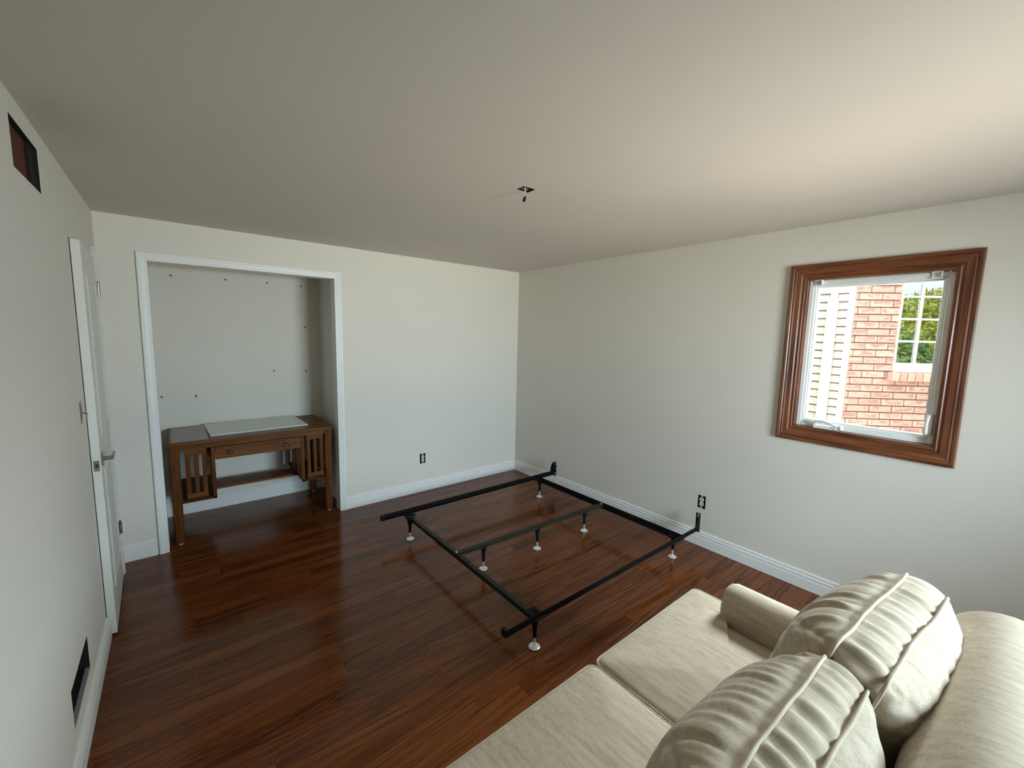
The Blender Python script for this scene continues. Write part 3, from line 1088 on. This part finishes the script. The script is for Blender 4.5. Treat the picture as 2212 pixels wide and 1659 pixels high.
YF, YN = -0.795, -2.452      # far and near side rails
for yy, inward, xa, xb in ((YF, (0, -1, 0), 1.592, 3.515), (YN, (0, 1, 0), 1.580, 3.500)):
    bm = B()
    angle_iron(bm, (xa, yy, BZ + 0.018), (xb, yy, BZ + 0.018), inward)
    for xr in (xa + 0.04, xa + 0.9, xa + 1.45):
        lathe(bm, [(0.006, -0.003), (0.006, 0.003)], xr, yy, BZ + 0.004, 8, 'Y')
    rail = bfin('side_rail', bm, 'bed')
    bm = B()
    s = inward[1]
    box(bm, xa - 0.004, xa + 0.018, yy - 0.002 * s, yy + 0.036 * s, BZ - 0.020, BZ + 0.0195, 0.003, 2)
    bfin('end_cap', bm, 'black_plastic', rail)
XF, XH = 1.795, 3.262        # foot and head cross rails
for k, (xx, inward) in enumerate(((XF, (1, 0, 0)), (XH, (-1, 0, 0)))):
    bm = B()
    m = 'bed_olive' if k == 0 else 'bed'
    if k == 0:
        prof = [(0, 0), (0, -0.030), (0.004, -0.030), (0.004, -0.004), (0.030, -0.004), (0.030, 0)]
        prism(bm, prof, (xx, YF - 0.01, BZ - 0.012), (xx, -1.75, BZ - 0.012), (1, 0, 0), (0, 0, 1))
        prof2 = [(a * 1.0 + 0.001, b - 0.005) for a, b in prof]
        prism(bm, prof2, (xx, -1.35, BZ - 0.012), (xx, YN + 0.01, BZ - 0.012), (1, 0, 0), (0, 0, 1))
        bfin('foot_cross_rail', bm, 'bed_olive')
    else:
        box(bm, xx - 0.004, xx + 0.028, YN + 0.01, YF - 0.01, BZ - 0.030, BZ - 0.026)
        box(bm, xx + 0.024, xx + 0.028, YN + 0.01, YF - 0.01, BZ - 0.026, BZ + 0.012)
        box(bm, xx + 0.020, xx + 0.024, -2.05, -1.20, BZ - 0.022, BZ + 0.010)
        hr = bfin('head_cross_rail', bm, 'bed')
        for yy in (-1.93, -2.00):
            bm = B()
            box(bm, xx + 0.0185, xx + 0.0202, yy - 0.022, yy + 0.022, BZ - 0.008, BZ - 0.002)
            bfin('adjusting_slot', bm, 'nickel', hr)
# centre rail, slightly askew
CM0, CM1 = (XF + 0.004, -1.622), (XH + 0.020, -1.678)
bm = B()
dv = Vector((CM1[0] - CM0[0], CM1[1] - CM0[1], 0)).normalized()
nv = Vector((-dv.y, dv.x, 0))
prism(bm, [(0.017, 0), (-0.017, 0), (-0.017, -0.026), (-0.013, -0.026), (-0.013, -0.004), (0.017, -0.004)], (CM0[0], CM0[1], BZ), (CM1[0], CM1[1], BZ), nv, (0, 0, 1))
ctr = bfin('centre_rail', bm, 'bed_olive')
for p in (CM0, CM1):
    bm = B()
    lathe(bm, [(0.011, 0), (0.011, 0.003), (0.007, 0.008), (0.003, 0.009)], p[0], p[1], BZ, 12)
    bfin('bolt', bm, 'nickel', ctr, smooth=True)


def bed_leg(x, y, ztop, clamp=None):
    bm = B()
    # tapering black sleeve, wide at the top
    prof = [(0.024, ztop), (0.024, ztop - 0.025), (0.0165, ztop - 0.058), (0.0120, ztop - 0.078), (0.0105, 0.062)]
    rings = []
    for r, z in prof:
        f = 0.75 if r > 0.015 else 1.0
        rings.append([bm.verts.new((x + r * math.cos(2 * PI * k / 12), y + r * f * math.sin(2 * PI * k / 12), z)) for k in range(12)])
    for a, b in zip(rings, rings[1:]):
        for k in range(12):
            bm.faces.new((a[k], a[(k + 1) % 12], b[(k + 1) % 12], b[k]))
    bm.faces.new(rings[0])
    bm.faces.new(list(reversed(rings[-1])))
    if clamp:
        box(bm, x - clamp[0], x + clamp[0], y - clamp[1], y + clamp[1], ztop - 0.012, ztop + 0.008, 0.003)
    lg = bfin('leg', bm, 'bed', smooth=True)
    bm = B()
    lathe(bm, [(0.0058, 0.008), (0.0058, 0.066)], x, y, 0, 10)
    bfin('glide_stem', bm, 'chrome', lg, smooth=True)
    bm = B()
    lathe(bm, [(0.029, 0.0), (0.031, 0.002), (0.0315, 0.006), (0.029, 0.009), (0.018, 0.0115), (0.007, 0.013), (0.007, 0.017)], x, y, 0, 24)
    bfin('glide_foot', bm, 'chrome', lg, smooth=True)


for x, y in ((1.792, -0.910), (1.805, -2.422), (3.293, -2.375), (3.279, -0.868)):
    bed_leg(x, y, BZ - 0.012, (0.026, 0.026))
for x in (2.022, 2.531, 3.068):
    yy = CM0[1] + (CM1[1] - CM0[1]) * (x - CM0[0]) / (CM1[0] - CM0[0])
    bed_leg(x, yy, BZ - 0.006)
# corner locks where the cross rails meet the side rails
for x, y in ((XF + 0.02, YF - 0.045), (XF + 0.02, YN + 0.045), (XH + 0.01, YF - 0.045), (XH + 0.01, YN + 0.045)):
    bm = B()
    box(bm, x - 0.042, x + 0.042, y - 0.050, y + 0.050, BZ - 0.022, BZ - 0.008, 0.004)
    lathe(bm, [(0.016, 0), (0.016, 0.008), (0.009, 0.014)], x + 0.012, y, BZ - 0.008, 12)
    bfin('corner_lock', bm, 'bed')
# headboard brackets
for yy, s, xx in ((YF, -1, 3.505), (YN, 1, 3.490)):
    bm = B()
    pts = [(0.0, 0.0), (0.0, 0.045)]
    pts = []
    for k in range(13):
        a = PI / 2 + PI * k / 12
        pts.append((0.052 + 0.055 * math.cos(a), 0.036 + 0.078 * math.sin(a) * (1.0 if math.sin(a) > 0 else 0.95)))
    prism(bm, pts, (xx, yy - 0.002 * s, BZ), (xx, yy + 0.002 * s, BZ), (1, 0, 0), (0, 0, 1))
    zlo, zhi = BZ - 0.040, BZ + 0.116
    holes = [(0.008, 0.024, z - 0.0036, z + 0.0036) for z in (zhi - 0.012, zhi - 0.022, zhi - 0.032, zhi - 0.075, zlo + 0.038, zlo + 0.027, zlo + 0.016)]
    bb = B()
    holed_slab(bb, 0, xx + 0.050, xx + 0.0535, 0.0, 0.034, zlo, zhi, holes)
    for vv in bb.verts:
        vv.co.y = yy + s * vv.co.y
    me = bpy.data.meshes.new('tmp')
    bb.to_mesh(me)
    bb.free()
    bm.from_mesh(me)
    bpy.data.meshes.remove(me)
    bfin('headboard_bracket', bm, 'bed')

# ---------------------------------------------------------------- sofa
sofa = empty('loveseat', (1.51, -3.6, 0.0), label='beige two-seat sofa with loose cushions, facing the bed frame', category='sofa')
SX0, SX1 = 0.735, 2.285


def sfin(name, bm, m, parent=sofa, **kw):
    bmesh.ops.translate(bm, vec=-Vector(sofa.location), verts=bm.verts[:])
    return finish(name, bm, m, parent, **kw)


bm = B()
box(bm, SX0 + 0.01, SX1 - 0.01, -4.14, -3.085, 0.09, 0.325, 0.015, 2)
sfin('sofa_base', bm, 'fabric', smooth=True)
for x in (SX0 + 0.06, SX1 - 0.06):
    for yy in (-4.09, -3.14):
        bm = B()
        lathe(bm, [(0.018, 0), (0.026, 0.092)], x, yy, 0, 4)
        sfin('leg', bm, 'desk_z')
# back: rounded profile extruded along x with soft ends
bm = B()
prof = [(-3.835, 0.30)]
prof += [(-3.838, 0.45), (-3.846, 0.62)]
for k in range(17):
    a = PI * k / 16
    r = 0.147
    prof.append((-4.003 + 0.150 * math.cos(a), 0.752 + 0.150 * math.sin(a)))
prof += [(-4.155, 0.60), (-4.150, 0.30)]
xs = [SX0 + 0.0, SX0 + 0.004, SX0 + 0.014, SX0 + 0.03, SX0 + 0.055, SX0 + 0.09]
cy, cz = -4.0, 0.65
NX = 40
rings = []
allx = [(SX0 + 0.0, 0.045), (SX0 + 0.008, 0.026), (SX0 + 0.022, 0.010), (SX0 + 0.045, 0.0)]
allx += [(SX0 + 0.045 + (SX1 - SX0 - 0.09) * k / NX, 0.0) for k in range(1, NX)]
allx += [(SX1 - 0.045, 0.0), (SX1 - 0.022, 0.010), (SX1 - 0.008, 0.026), (SX1, 0.045)]
for x, ins in allx:
    rg = []
    for (py, pz) in prof:
        d = Vector((0, py - cy, max(0.0, pz - 0.752)))
        if pz > 0.752:
            nrm = Vector((0, py + 4.003, pz - 0.752)).normalized()
        else:
            nrm = Vector((0, 1 if py > -4.0 else -1, 0))
        wob = 0.006 * (noise.noise(Vector((x * 3, py * 4, pz * 4)))) + 0.004 * math.sin(x * 2.1)
        rg.append(bm.verts.new((x, py - nrm.y * (ins - wob), pz - nrm.z * (ins - wob))))
    rings.append(rg)
for a, b in zip(rings, rings[1:]):
    n = len(a)
    for k in range(n):
        bm.faces.new((a[k], a[(k + 1) % n], b[(k + 1) % n], b[k]))
bm.faces.new(rings[0])
bm.faces.new(list(reversed(rings[-1])))
sfin('sofa_back', bm, 'fabric', smooth='all')
# arms: low, slim, rounded tops, set back from the seat front
for s in (0, 1):
    xi, xo = (2.112, SX1 - 0.012) if s == 1 else (0.908, SX0 + 0.012)
    x0, x1 = min(xi, xo), max(xi, xo)
    cx = (x0 + x1) / 2
    hw = (x1 - x0) / 2
    prof = [(x0, 0.10), (x0 - 0.000, 0.55)]
    for k in range(13):
        a = PI - PI * k / 12
        prof.append((cx + hw * math.cos(a), 0.562 + 0.078 * math.sin(a)))
    prof += [(x1, 0.55), (x1, 0.10)]
    bm = B()
    rings = []
    for yy, ins in ((-3.228, 0.030), (-3.232, 0.018), (-3.241, 0.007), (-3.258, 0.0), (-3.45, 0.0), (-3.65, 0.0), (-3.88, 0.0)):
        rg = []
        for (px, pz) in prof:
            qx = cx + (px - cx) * (1 - ins / hw)
            rg.append(bm.verts.new((qx, yy, pz - (ins if pz > 0.5 else 0))))
        rings.append(rg)
    for a, b in zip(rings, rings[1:]):
        n = len(a)
        for k in range(n):
            bm.faces.new((a[k], a[(k + 1) % n], b[(k + 1) % n], b[k]))
    bm.faces.new(rings[0])
    bm.faces.new(list(reversed(rings[-1])))
    sfin('sofa_arm', bm, 'fabric', smooth=True)


# T-shaped seat cushions: outline polygon -> crown
def seat_cushion(outline, cxy, seed, lab):
    """outline: rounded corner polygon points (x,y) ccw"""
    n = len(outline)
    pts = []
    R = 0.035
    for i in range(n):
        p0, p1, p2 = Vector(outline[i - 1]), Vector(outline[i]), Vector(outline[(i + 1) % n])
        d0, d2 = (p0 - p1).normalized(), (p2 - p1).normalized()
        a, c = p1 + d0 * R, p1 + d2 * R
        for k in range(7):
            t = k / 6
            pts.append(a * (1 - t) ** 2 + p1 * 2 * t * (1 - t) + c * t * t)
    # densify
    dense = []
    m = len(pts)
    for i in range(m):
        a, b = pts[i], pts[(i + 1) % m]
        L = (b - a).length
        k = max(1, int(L / 0.025))
        for j in range(k):
            dense.append(a + (b - a) * j / k)
    c = Vector(cxy)
    zt, zb = 0.490, 0.345

    def crown(p, f):
        # f 1 at rim, 0 at centre
        return 0.034 * (1 - f ** 2.6) + 0.004 * noise.noise(Vector((p.x * 5, p.y * 5, seed)))

    bm = B()
    layers = []
    rim = [(0.985, zb - 0.0, 0), (1.0, zb + 0.012, 0), (1.003, (zt + zb) / 2, 0), (1.0, zt - 0.010, 0), (0.994, zt, 0)]
    fs = [0.97, 0.93, 0.87, 0.78, 0.66, 0.52, 0.36, 0.18]
    for sc, z, _ in rim:
        layers.append([bm.verts.new((*(c + (p - c) * sc), z + 0.0)) for p in dense])
    for f in fs:
        ly = []
        for p in dense:
            q = c + (p - c) * f
            ly.append(bm.verts.new((q.x, q.y, zt + crown(q, f) + 0.004)))
        layers.append(ly)
    N = len(dense)
    for a, b in zip(layers, layers[1:]):
        for k in range(N):
            bm.faces.new((a[k], a[(k + 1) % N], b[(k + 1) % N], b[k]))
    cv = bm.verts.new((c.x, c.y, zt + 0.042))
    last = layers[-1]
    for k in range(N):
        bm.faces.new((last[k], last[(k + 1) % N], cv))
    bm.faces.new(list(reversed(layers[0])))
    cu = sfin('seat_cushion', bm, 'fabric', smooth='all', label=lab)
    bm = B()
    tube(bm, [(*(c + (p - c) * 1.0), zt - 0.002) for p in dense], 0.0052, 8, True)
    sfin('piping', bm, 'piping', cu, smooth='all')
    bm = B()
    tube(bm, [(*(c + (p - c) * 1.0), zb + 0.006) for p in dense], 0.0050, 6, True)
    sfin('piping', bm, 'piping', cu, smooth='all')


YS = -3.052
seat_cushion([(1.518, YS), (1.518, -3.80), (2.106, -3.80), (2.106, -3.205), (2.268, -3.205), (2.268, YS)][::-1], (1.80, -3.42), 3.1,
             'right seat cushion, T-shaped, in front of the far arm')
seat_cushion([(0.752, YS), (0.752, -3.205), (0.914, -3.205), (0.914, -3.80), (1.506, -3.80), (1.506, YS)][::-1], (1.22, -3.42), 8.7,
             'left seat cushion nearest the camera')


# loose back pillows with boxed edge, piping and gathered folds
def pillow(name, lab, w, h, te, bulge, seed, Mx, grp):
    N = 84
    K = 8
    bm = B()

    def rsq(a, c):
        # round the square's corners (a,c in -1..1)
        m = max(abs(a), abs(c))
        if m < 1e-6:
            return 0.0, 0.0
        l = math.hypot(a, c)
        p = 15.0
        lp = (abs(a) ** p + abs(c) ** p) ** (1 / p)
        k = m / lp
        k = 1 + (k - 1) * 1.0
        return a * k, c * k

    def seamfold(s, d, sd):
        """folds gathered at the seam: s along the seam (m), d distance from the seam (m)"""
        f = 0.0
        for fr, am, fall in ((62, 0.0062, 0.075), (95, 0.0038, 0.050), (31, 0.0090, 0.10), (13, 0.006, 0.14)):
            ph = 5.0 * noise.noise(Vector((s * 4.0, sd, fr)))
            g = 0.55 + 0.9 * noise.noise(Vector((s * 7.0, sd + 9, fr * 0.3)))
            f += am * max(0.0, g) * math.sin(fr * s * 2.2 + ph) * math.exp(-d / fall)
        return f

    def face_pt(a, c, side):
        ra, rc = rsq(a, c)
        X, Z = ra * w / 2, rc * h / 2
        # pinch the outline in a little between corners
        X *= 1 - 0.020 * (1 - abs(c) ** 2)
        Z *= 1 - 0.022 * (1 - abs(a) ** 2)
        dx = (1 - abs(a)) * w / 2
        dz = (1 - abs(c)) * h / 2
        pr_ = max(0.0, 1 - abs(a) ** 3.0) ** 0.62 * max(0.0, 1 - abs(c) ** 3.0) ** 0.62
        yv = te / 2 + bulge * pr_
        if dz < dx:
            s_, d_ = X + (7 if c > 0 else 3), dz
        else:
            s_, d_ = Z + (13 if a > 0 else 19), dx
        rampd = min(1.0, min(dx, dz) / 0.012)
        yv += seamfold(s_, d_, seed + side) * rampd * (1.0 if side > 0 else 0.45)
        yv += 0.006 * noise.noise(Vector((X * 6, Z * 6, seed + side * 3)))
        # tiny dip just inside the piping
        yv -= 0.004 * math.exp(-min(dx, dz) / 0.006)
        return Vector((X, side * yv, Z))

    for side in (1, -1):
        g = [[bm.verts.new(face_pt(-1 + 2 * i / N, -1 + 2 * j / N, side)) for i in range(N + 1)] for j in range(N + 1)]
        for j in range(N):
            for i in range(N):
                bm.faces.new((g[j][i], g[j][i + 1], g[j + 1][i + 1], g[j + 1][i]))
        if side == 1:
            gf = g
        else:
            gk = g

    def perim(g):
        r = [g[0][i] for i in range(N)] + [g[j][N] for j in range(N)] + [g[N][i] for i in range(N, 0, -1)] + [g[j][0] for j in range(N, 0, -1)]
        return r

    pf, pk = perim(gf), perim(gk)
    PN = len(pf)
    cum = [0.0]
    for i in range(1, PN):
        cum.append(cum[-1] + (pf[i].co - pf[i - 1].co).length)
    mids = [pf]
    for q in range(1, K):
        t = q / K
        row = []
        for i in range(PN):
            p = pf[i].co.lerp(pk[i].co, t)
            nrm = Vector((p.x / (w * w), 0, p.z / (h * h)))
            # outward: along the dominant side
            a, c = abs(p.x) / (w / 2), abs(p.z) / (h / 2)
            nrm = Vector((math.copysign(a ** 8, p.x), 0, math.copysign(c ** 8, p.z))).normalized()
            out = 0.010 * math.sin(PI * t)
            s = cum[i]
            g1 = math.sin(s * 105 + 4 * noise.noise(Vector((s * 5, seed, 1)))) * (0.5 + noise.noise(Vector((s * 8, seed, 2))))
            g2 = math.sin(s * 180 + 5 * noise.noise(Vector((s * 6, seed, 5)))) * (0.4 + noise.noise(Vector((s * 9, seed, 7))))
            out += (0.0085 * g1 + 0.0045 * g2) * math.sin(PI * t) ** 0.5
            row.append(bm.verts.new(p + nrm * out))
        mids.append(row)
    mids.append(pk)
    for a, b in zip(mids, mids[1:]):
        for i in range(PN):
            bm.faces.new((a[i], a[(i + 1) % PN], b[(i + 1) % PN], b[i]))
    seams = []
    for pl in (pf, pk):
        pts = []
        for i, vv in enumerate(pl):
            c = vv.co.copy()
            s = cum[i]
            a, b_ = abs(c.x) / (w / 2), abs(c.z) / (h / 2)
            nrm = Vector((math.copysign(a ** 8, c.x), 0, math.copysign(b_ ** 8, c.z))).normalized()
            c += nrm * (0.004 + 0.0025 * math.sin(s * 40 + 3 * noise.noise(Vector((s * 5, seed, 11)))))
            c.y += math.copysign(0.001, c.y) + 0.006 * noise.noise(Vector((s * 7, seed, 21)))
            pts.append(c)
        seams.append(pts)
    root = finish(name, bm, 'fabric', sofa, smooth='all', label=lab)
    root.matrix_local = Mx
    for pts in seams:
        bm = B()
        tube(bm, pts, 0.0045, 8, True)
        finish('piping', bm, 'piping', root, smooth='all')
    return root


def pmat(cx, cy_top, ztop, h, lean, yaw=0.0, roll=0.0):
    """place the pillow so its top front seam sits near (cx, cy_top, ztop)"""
    R = Matrix.Rotation(yaw, 4, 'Z') @ Matrix.Rotation(lean, 4, 'X') @ Matrix.Rotation(roll, 4, 'Y')
    return R


SO = Vector((1.51, -3.6, 0.0))


def place(top_front, w, h, te, lean, yaw, roll):
    R = Matrix.Rotation(yaw, 4, 'Z') @ Matrix.Rotation(lean, 4, 'X') @ Matrix.Rotation(roll, 4, 'Y')
    off = R @ Vector((0, te / 2, h / 2 * 0.955))
    return Matrix.Translation(Vector(top_front) - off - SO) @ R


W2, H2, T2 = 0.60, 0.47, 0.105
pillow('back_pillow', 'far back cushion beside the far arm, brightly lit on top', W2, H2, T2, 0.125, 2.2,
       place((1.868, -3.750, 0.955), W2, H2, T2, math.radians(17), math.radians(-5), math.radians(0)), None)
W1, H1, T1 = 0.60, 0.46, 0.095
pillow('back_pillow', 'near back cushion, overlapping the far one', W1, H1, T1, 0.125, 6.4,
       place((1.272, -3.700, 0.930), W1, H1, T1, math.radians(19), math.radians(-1.5), math.radians(0)), None)

# ---------------------------------------------------------------- outside: ground, neighbouring house, trees
finish('ground', box(B(), -60, 60, -80, 60, -0.75, -0.65), 'lawn', kind='structure', label='lawn outside the house', category='ground')

P0 = Vector((5.41, -2.86, 0))
dN = Vector((0.72, -0.694, 0)).normalized()
nN = Vector((-dN.y * -1, 0, 0))
nN = Vector((dN.y, -dN.x, 0)).normalized()     # towards our window
rzN = math.atan2(dN.y, dN.x)
house = empty('neighbouring_house', (P0.x, P0.y, 0), rzN, label='brick and siding house seen through the window', category='house')
# local frame of the house: x along the brick wall, -y towards our window, z up
toL = Matrix.Rotation(-rzN, 4, 'Z') @ Matrix.Translation((-P0.x, -P0.y, 0))
WU0, WU1, WB, WT = 0.425, 1.235, 1.418, 2.60
bm = B()
holed_slab(bm, 1, 0.012, 0.20, -0.03, 5.0, -0.65, 4.2, [(WU0, WU1, WB, WT)])
finish('mortar_wall', bm, 'mortar_and_gap_shade', house)
me = bpy.data.meshes.new('brick')


def brick_mesh(L):
    b = B()
    box(b, -L / 2, L / 2, -0.030, 0.030, -0.0287, 0.0287, 0.004)
    mm = bpy.data.meshes.new('brick')
    b.to_mesh(mm)
    b.free()
    mm.materials.append(M['brick'])
    return mm


BL, BHt = 0.205, 0.067
full = brick_mesh(BL - 0.009)
cuts = {}
rest = B()
nb = 0
z0 = 2.225 + 0.0335 - 26 * BHt
for k in range(-16, 44):
    zc = z0 + k * BHt
    off = 0.072 if (k % 2 == 0) else 0.072 + BL / 2
    u = -0.026
    ue = off - 0.026
    while u < 4.9:
        spans = [(u, ue)]
        # cut by the neighbour's window
        if WB - 0.02 < zc < WT and True:
            sp = []
            for a, b_ in spans:
                if b_ <= WU0 or a >= WU1:
                    sp.append((a, b_))
                else:
                    if a < WU0:
                        sp.append((a, WU0))
                    if b_ > WU1:
                        sp.append((WU1, b_))
            spans = sp
        if WB - 0.083 < zc < WB - 0.0:
            spans = [(a, min(b_, 0.378)) if a < 0.378 and b_ > 0.378 else (a, b_) for a, b_ in spans]
            spans = [(a, b_) for a, b_ in spans if b_ <= 0.3781 or a > 1.29]
        for a, b_ in spans:
            L = b_ - a
            if L < 0.02:
                continue
            if 0.62 < zc < 2.50 and u < 1.12:
                key = round(L, 3)
                if abs(L - BL) < 0.002:
                    mm = full
                else:
                    mm = cuts.get(key) or cuts.setdefault(key, brick_mesh(L - 0.009))
                o = bpy.data.objects.new('brick', mm)
                COL.objects.link(o)
                o.parent = house
                o.location = ((a + b_) / 2, 0.018 + rnd.uniform(-0.002, 0.002), zc)
                nb += 1
            else:
                box(rest, a + 0.0045, b_ - 0.0045, -0.012, 0.03, zc - 0.0287, zc + 0.0287)
        u = ue
        ue = u + BL
finish('brick_field', rest, 'brick', house, kind='stuff')
# soldier sill under the neighbour's window
for k in range(14):
    bm = B()
    L = 0.0675
    box(bm, -0.0305, 0.0305, -0.075, 0.03, -0.040, 0.040, 0.004)
    o = finish('sill_brick', bm, 'brick_plain', house)
    o.location = (0.378 + L * (k + 0.5), 0.0, 1.377)
    o.rotation_euler = (math.radians(3), 0, 0)
# neighbour's window
bm = B()
fr = 0.035
holed_slab(bm, 1, 0.02, 0.10, WU0, WU1, WB, WT, [(WU0 + fr, WU1 - fr, WB + 0.085, WT - fr)])
box(bm, WU0, WU1, -0.002, 0.02, WB, WB + 0.05)
nf = finish('window_frame', bm, 'downspout', house)
bm = B()
gu, gz = 0.195, 0.2115
for k in range(1, 4):
    uu = WU0 + fr + 0.0 + gu * k - 0.035 * 0 - 0.005
    box(bm, uu - 0.010, uu + 0.010, 0.045, 0.058, WB + 0.085, WT - fr)
for k in range(1, 6):
    zz = 1.503 + gz * k - 0.004
    if zz < WT - fr:
        box(bm, WU0 + fr, WU1 - fr, 0.045, 0.058, zz - 0.009, zz + 0.009)
finish('window_grille', bm, 'downspout', nf)
bm = B()
box(bm, WU0 + fr - 0.005, WU1 - fr + 0.005, 0.060, 0.064, WB + 0.08, WT - fr + 0.005)
finish('glass_pane', bm, 'glass_reflective', nf)
bm = B()
for k in range(46):
    zz = WB + 0.09 + 0.0235 * k
    if zz < WT - fr:
        box(bm, WU0 + fr, WU1 - fr, 0.110, 0.128, zz, zz + 0.003)
bl = finish('window_blind', bm, 'blind', nf, kind='stuff')
bm = B()
box(bm, WU0 - 0.1, WU1 + 0.1, 0.5, 0.55, WB - 0.2, WT + 0.2)
box(bm, WU0 - 0.1, WU1 + 0.1, 0.2, 0.5, WB - 0.25, WB - 0.2)
box(bm, WU0 - 0.15, WU0 - 0.1, 0.2, 0.5, WB - 0.2, WT + 0.2)
box(bm, WU1 + 0.1, WU1 + 0.15, 0.2, 0.5, WB - 0.2, WT + 0.2)
finish('room_behind_glass', bm, 'dark_room', nf)
# siding boards, parallel to our wall, at world x = 5.41, from y = -2.85 to +1.5
PITCH = 0.0785
SXW = 5.41
sm = None
for k in range(48):
    zb = -0.60 + PITCH * k
    if sm is None:
        b = B()
        prof = [(0.0, 0.012), (-0.020, 0.012), (-0.021, 0.016), (-0.008, PITCH), (0.0, PITCH)]
        prism(b, prof, (0, -2.832, 0), (0, 1.6, 0), (1, 0, 0), (0, 0, 1))
        bmesh.ops.recalc_face_normals(b, faces=b.faces[:])
        sm = bpy.data.meshes.new('siding_board')
        b.to_mesh(sm)
        b.free()
        sm.materials.append(M['siding'])
    o = bpy.data.objects.new('siding_board', sm)
    COL.objects.link(o)
    o.parent = house
    o.matrix_local = toL @ Matrix.Translation((SXW, 0, zb))


def hfin(name, bm, m, parent=house, **kw):
    bmesh.ops.transform(bm, matrix=toL, verts=bm.verts[:])
    return finish(name, bm, m, parent, **kw)


bm = B()
box(bm, SXW, SXW + 0.2, -2.84, 1.6, -0.65, 3.3)
hfin('siding_backing', bm, 'mortar_and_gap_shade')  # dark backing put behind the gaps to draw shadow lines between boards
bm = B()
box(bm, SXW - 0.030, SXW + 0.05, -2.876, -2.830, -0.65, 3.3, 0.002)
hfin('corner_trim', bm, 'downspout')
bm = B()
box(bm, SXW - 0.085, SXW - 0.025, -2.758, -2.680, -0.5, 2.105, 0.006, 2)
ds = hfin('downspout', bm, 'downspout')
bm = B()
tube(bm, [(SXW - 0.055, -2.719, 2.08), (SXW - 0.050, -2.719, 2.12), (SXW - 0.02, -2.719, 2.20), (SXW + 0.01, -2.719, 2.26)], 0.030, 8)
hfin('elbow', bm, 'downspout', ds)
for zz in (0.70, 1.7):
    bm = B()
    box(bm, SXW - 0.088, SXW - 0.018, -2.775, -2.663, zz, zz + 0.02, 0.002)
    hfin('strap', bm, 'downspout', ds)
bm = B()
prism(bm, [(0, 0), (5.2, 0), (5.2, 0.15), (0, 0.15)], (-0.5, -0.35, 4.2), (-0.5, 3.0, 5.4), (1, 0, 0), (0, 0, 1))
finish('roof_slope', bm, 'bark', house)


def tree(lab, x, y, hh, rad, m, seed, leaves):
    r = random.Random(seed)
    t = empty('tree', (x, y, -0.65), label=lab, category='tree')
    bm = B()
    tube(bm, [(0, 0, 0), (0.05, 0.02, hh * 0.4), (0.0, 0.08, hh * 0.75)], 0.14, 8, radii=[0.16, 0.12, 0.05])
    for k in range(5):
        a = k * 1.3 + seed
        tube(bm, [(0.03, 0.02, hh * (0.3 + 0.08 * k)), (rad * 0.6 * math.cos(a), rad * 0.6 * math.sin(a), hh * (0.45 + 0.09 * k))], 0.05, 6, radii=[0.06, 0.02])
    finish('trunk', bm, 'bark', t, smooth='all')
    verts, faces = [], []
    clumps = []
    for k in range(44):
        z = hh * (0.22 + 0.72 * r.random())
        rr_ = rad * math.sqrt(max(0.08, 1 - ((z / hh - 0.52) / 0.52) ** 2)) * 0.8
        a = r.uniform(0, 2 * PI)
        q = rr_ * math.sqrt(r.random())
        clumps.append((q * math.cos(a), q * math.sin(a), z, rad * r.uniform(0.28, 0.42)))
    for _ in range(leaves):
        c = r.choice(clumps)
        d = Vector((r.gauss(0, 1), r.gauss(0, 1), r.gauss(0, 1))).normalized() * c[3] * r.uniform(0.75, 1.03)
        p = Vector(c[:3]) + Vector((d.x, d.y, d.z * 0.8))
        s = r.uniform(0.05, 0.11)
        n = (d.normalized() + Vector((r.gauss(0, .5), r.gauss(0, .5), r.gauss(0, .5)))).normalized()
        a = n.orthogonal().normalized()
        b_ = n.cross(a)
        k = len(verts)
        verts += [p - a * s, p + b_ * s * 0.6, p + a * s, p - b_ * s * 0.6]
        faces.append((k, k + 1, k + 2, k + 3))
    me_ = bpy.data.meshes.new('foliage')
    me_.from_pydata([tuple(q) for q in verts], [], faces)
    me_.materials.append(M[m])
    o = bpy.data.objects.new('foliage', me_)
    COL.objects.link(o)
    o.parent = t
    o['kind'] = 'stuff'


tree('tall yellow-green leafy tree mirrored in the neighbour window', 6.3, -19.5, 4.05, 2.9, 'leaf_yellow', 4, 30000)
tree('low darker green tree mirrored in the lower panes of neighbour window', 4.0, -14.6, 2.45, 1.7, 'leaf_green', 9, 18000)

bpy.context.view_layer.update()
print('planks', n_planks, 'bricks', nb)
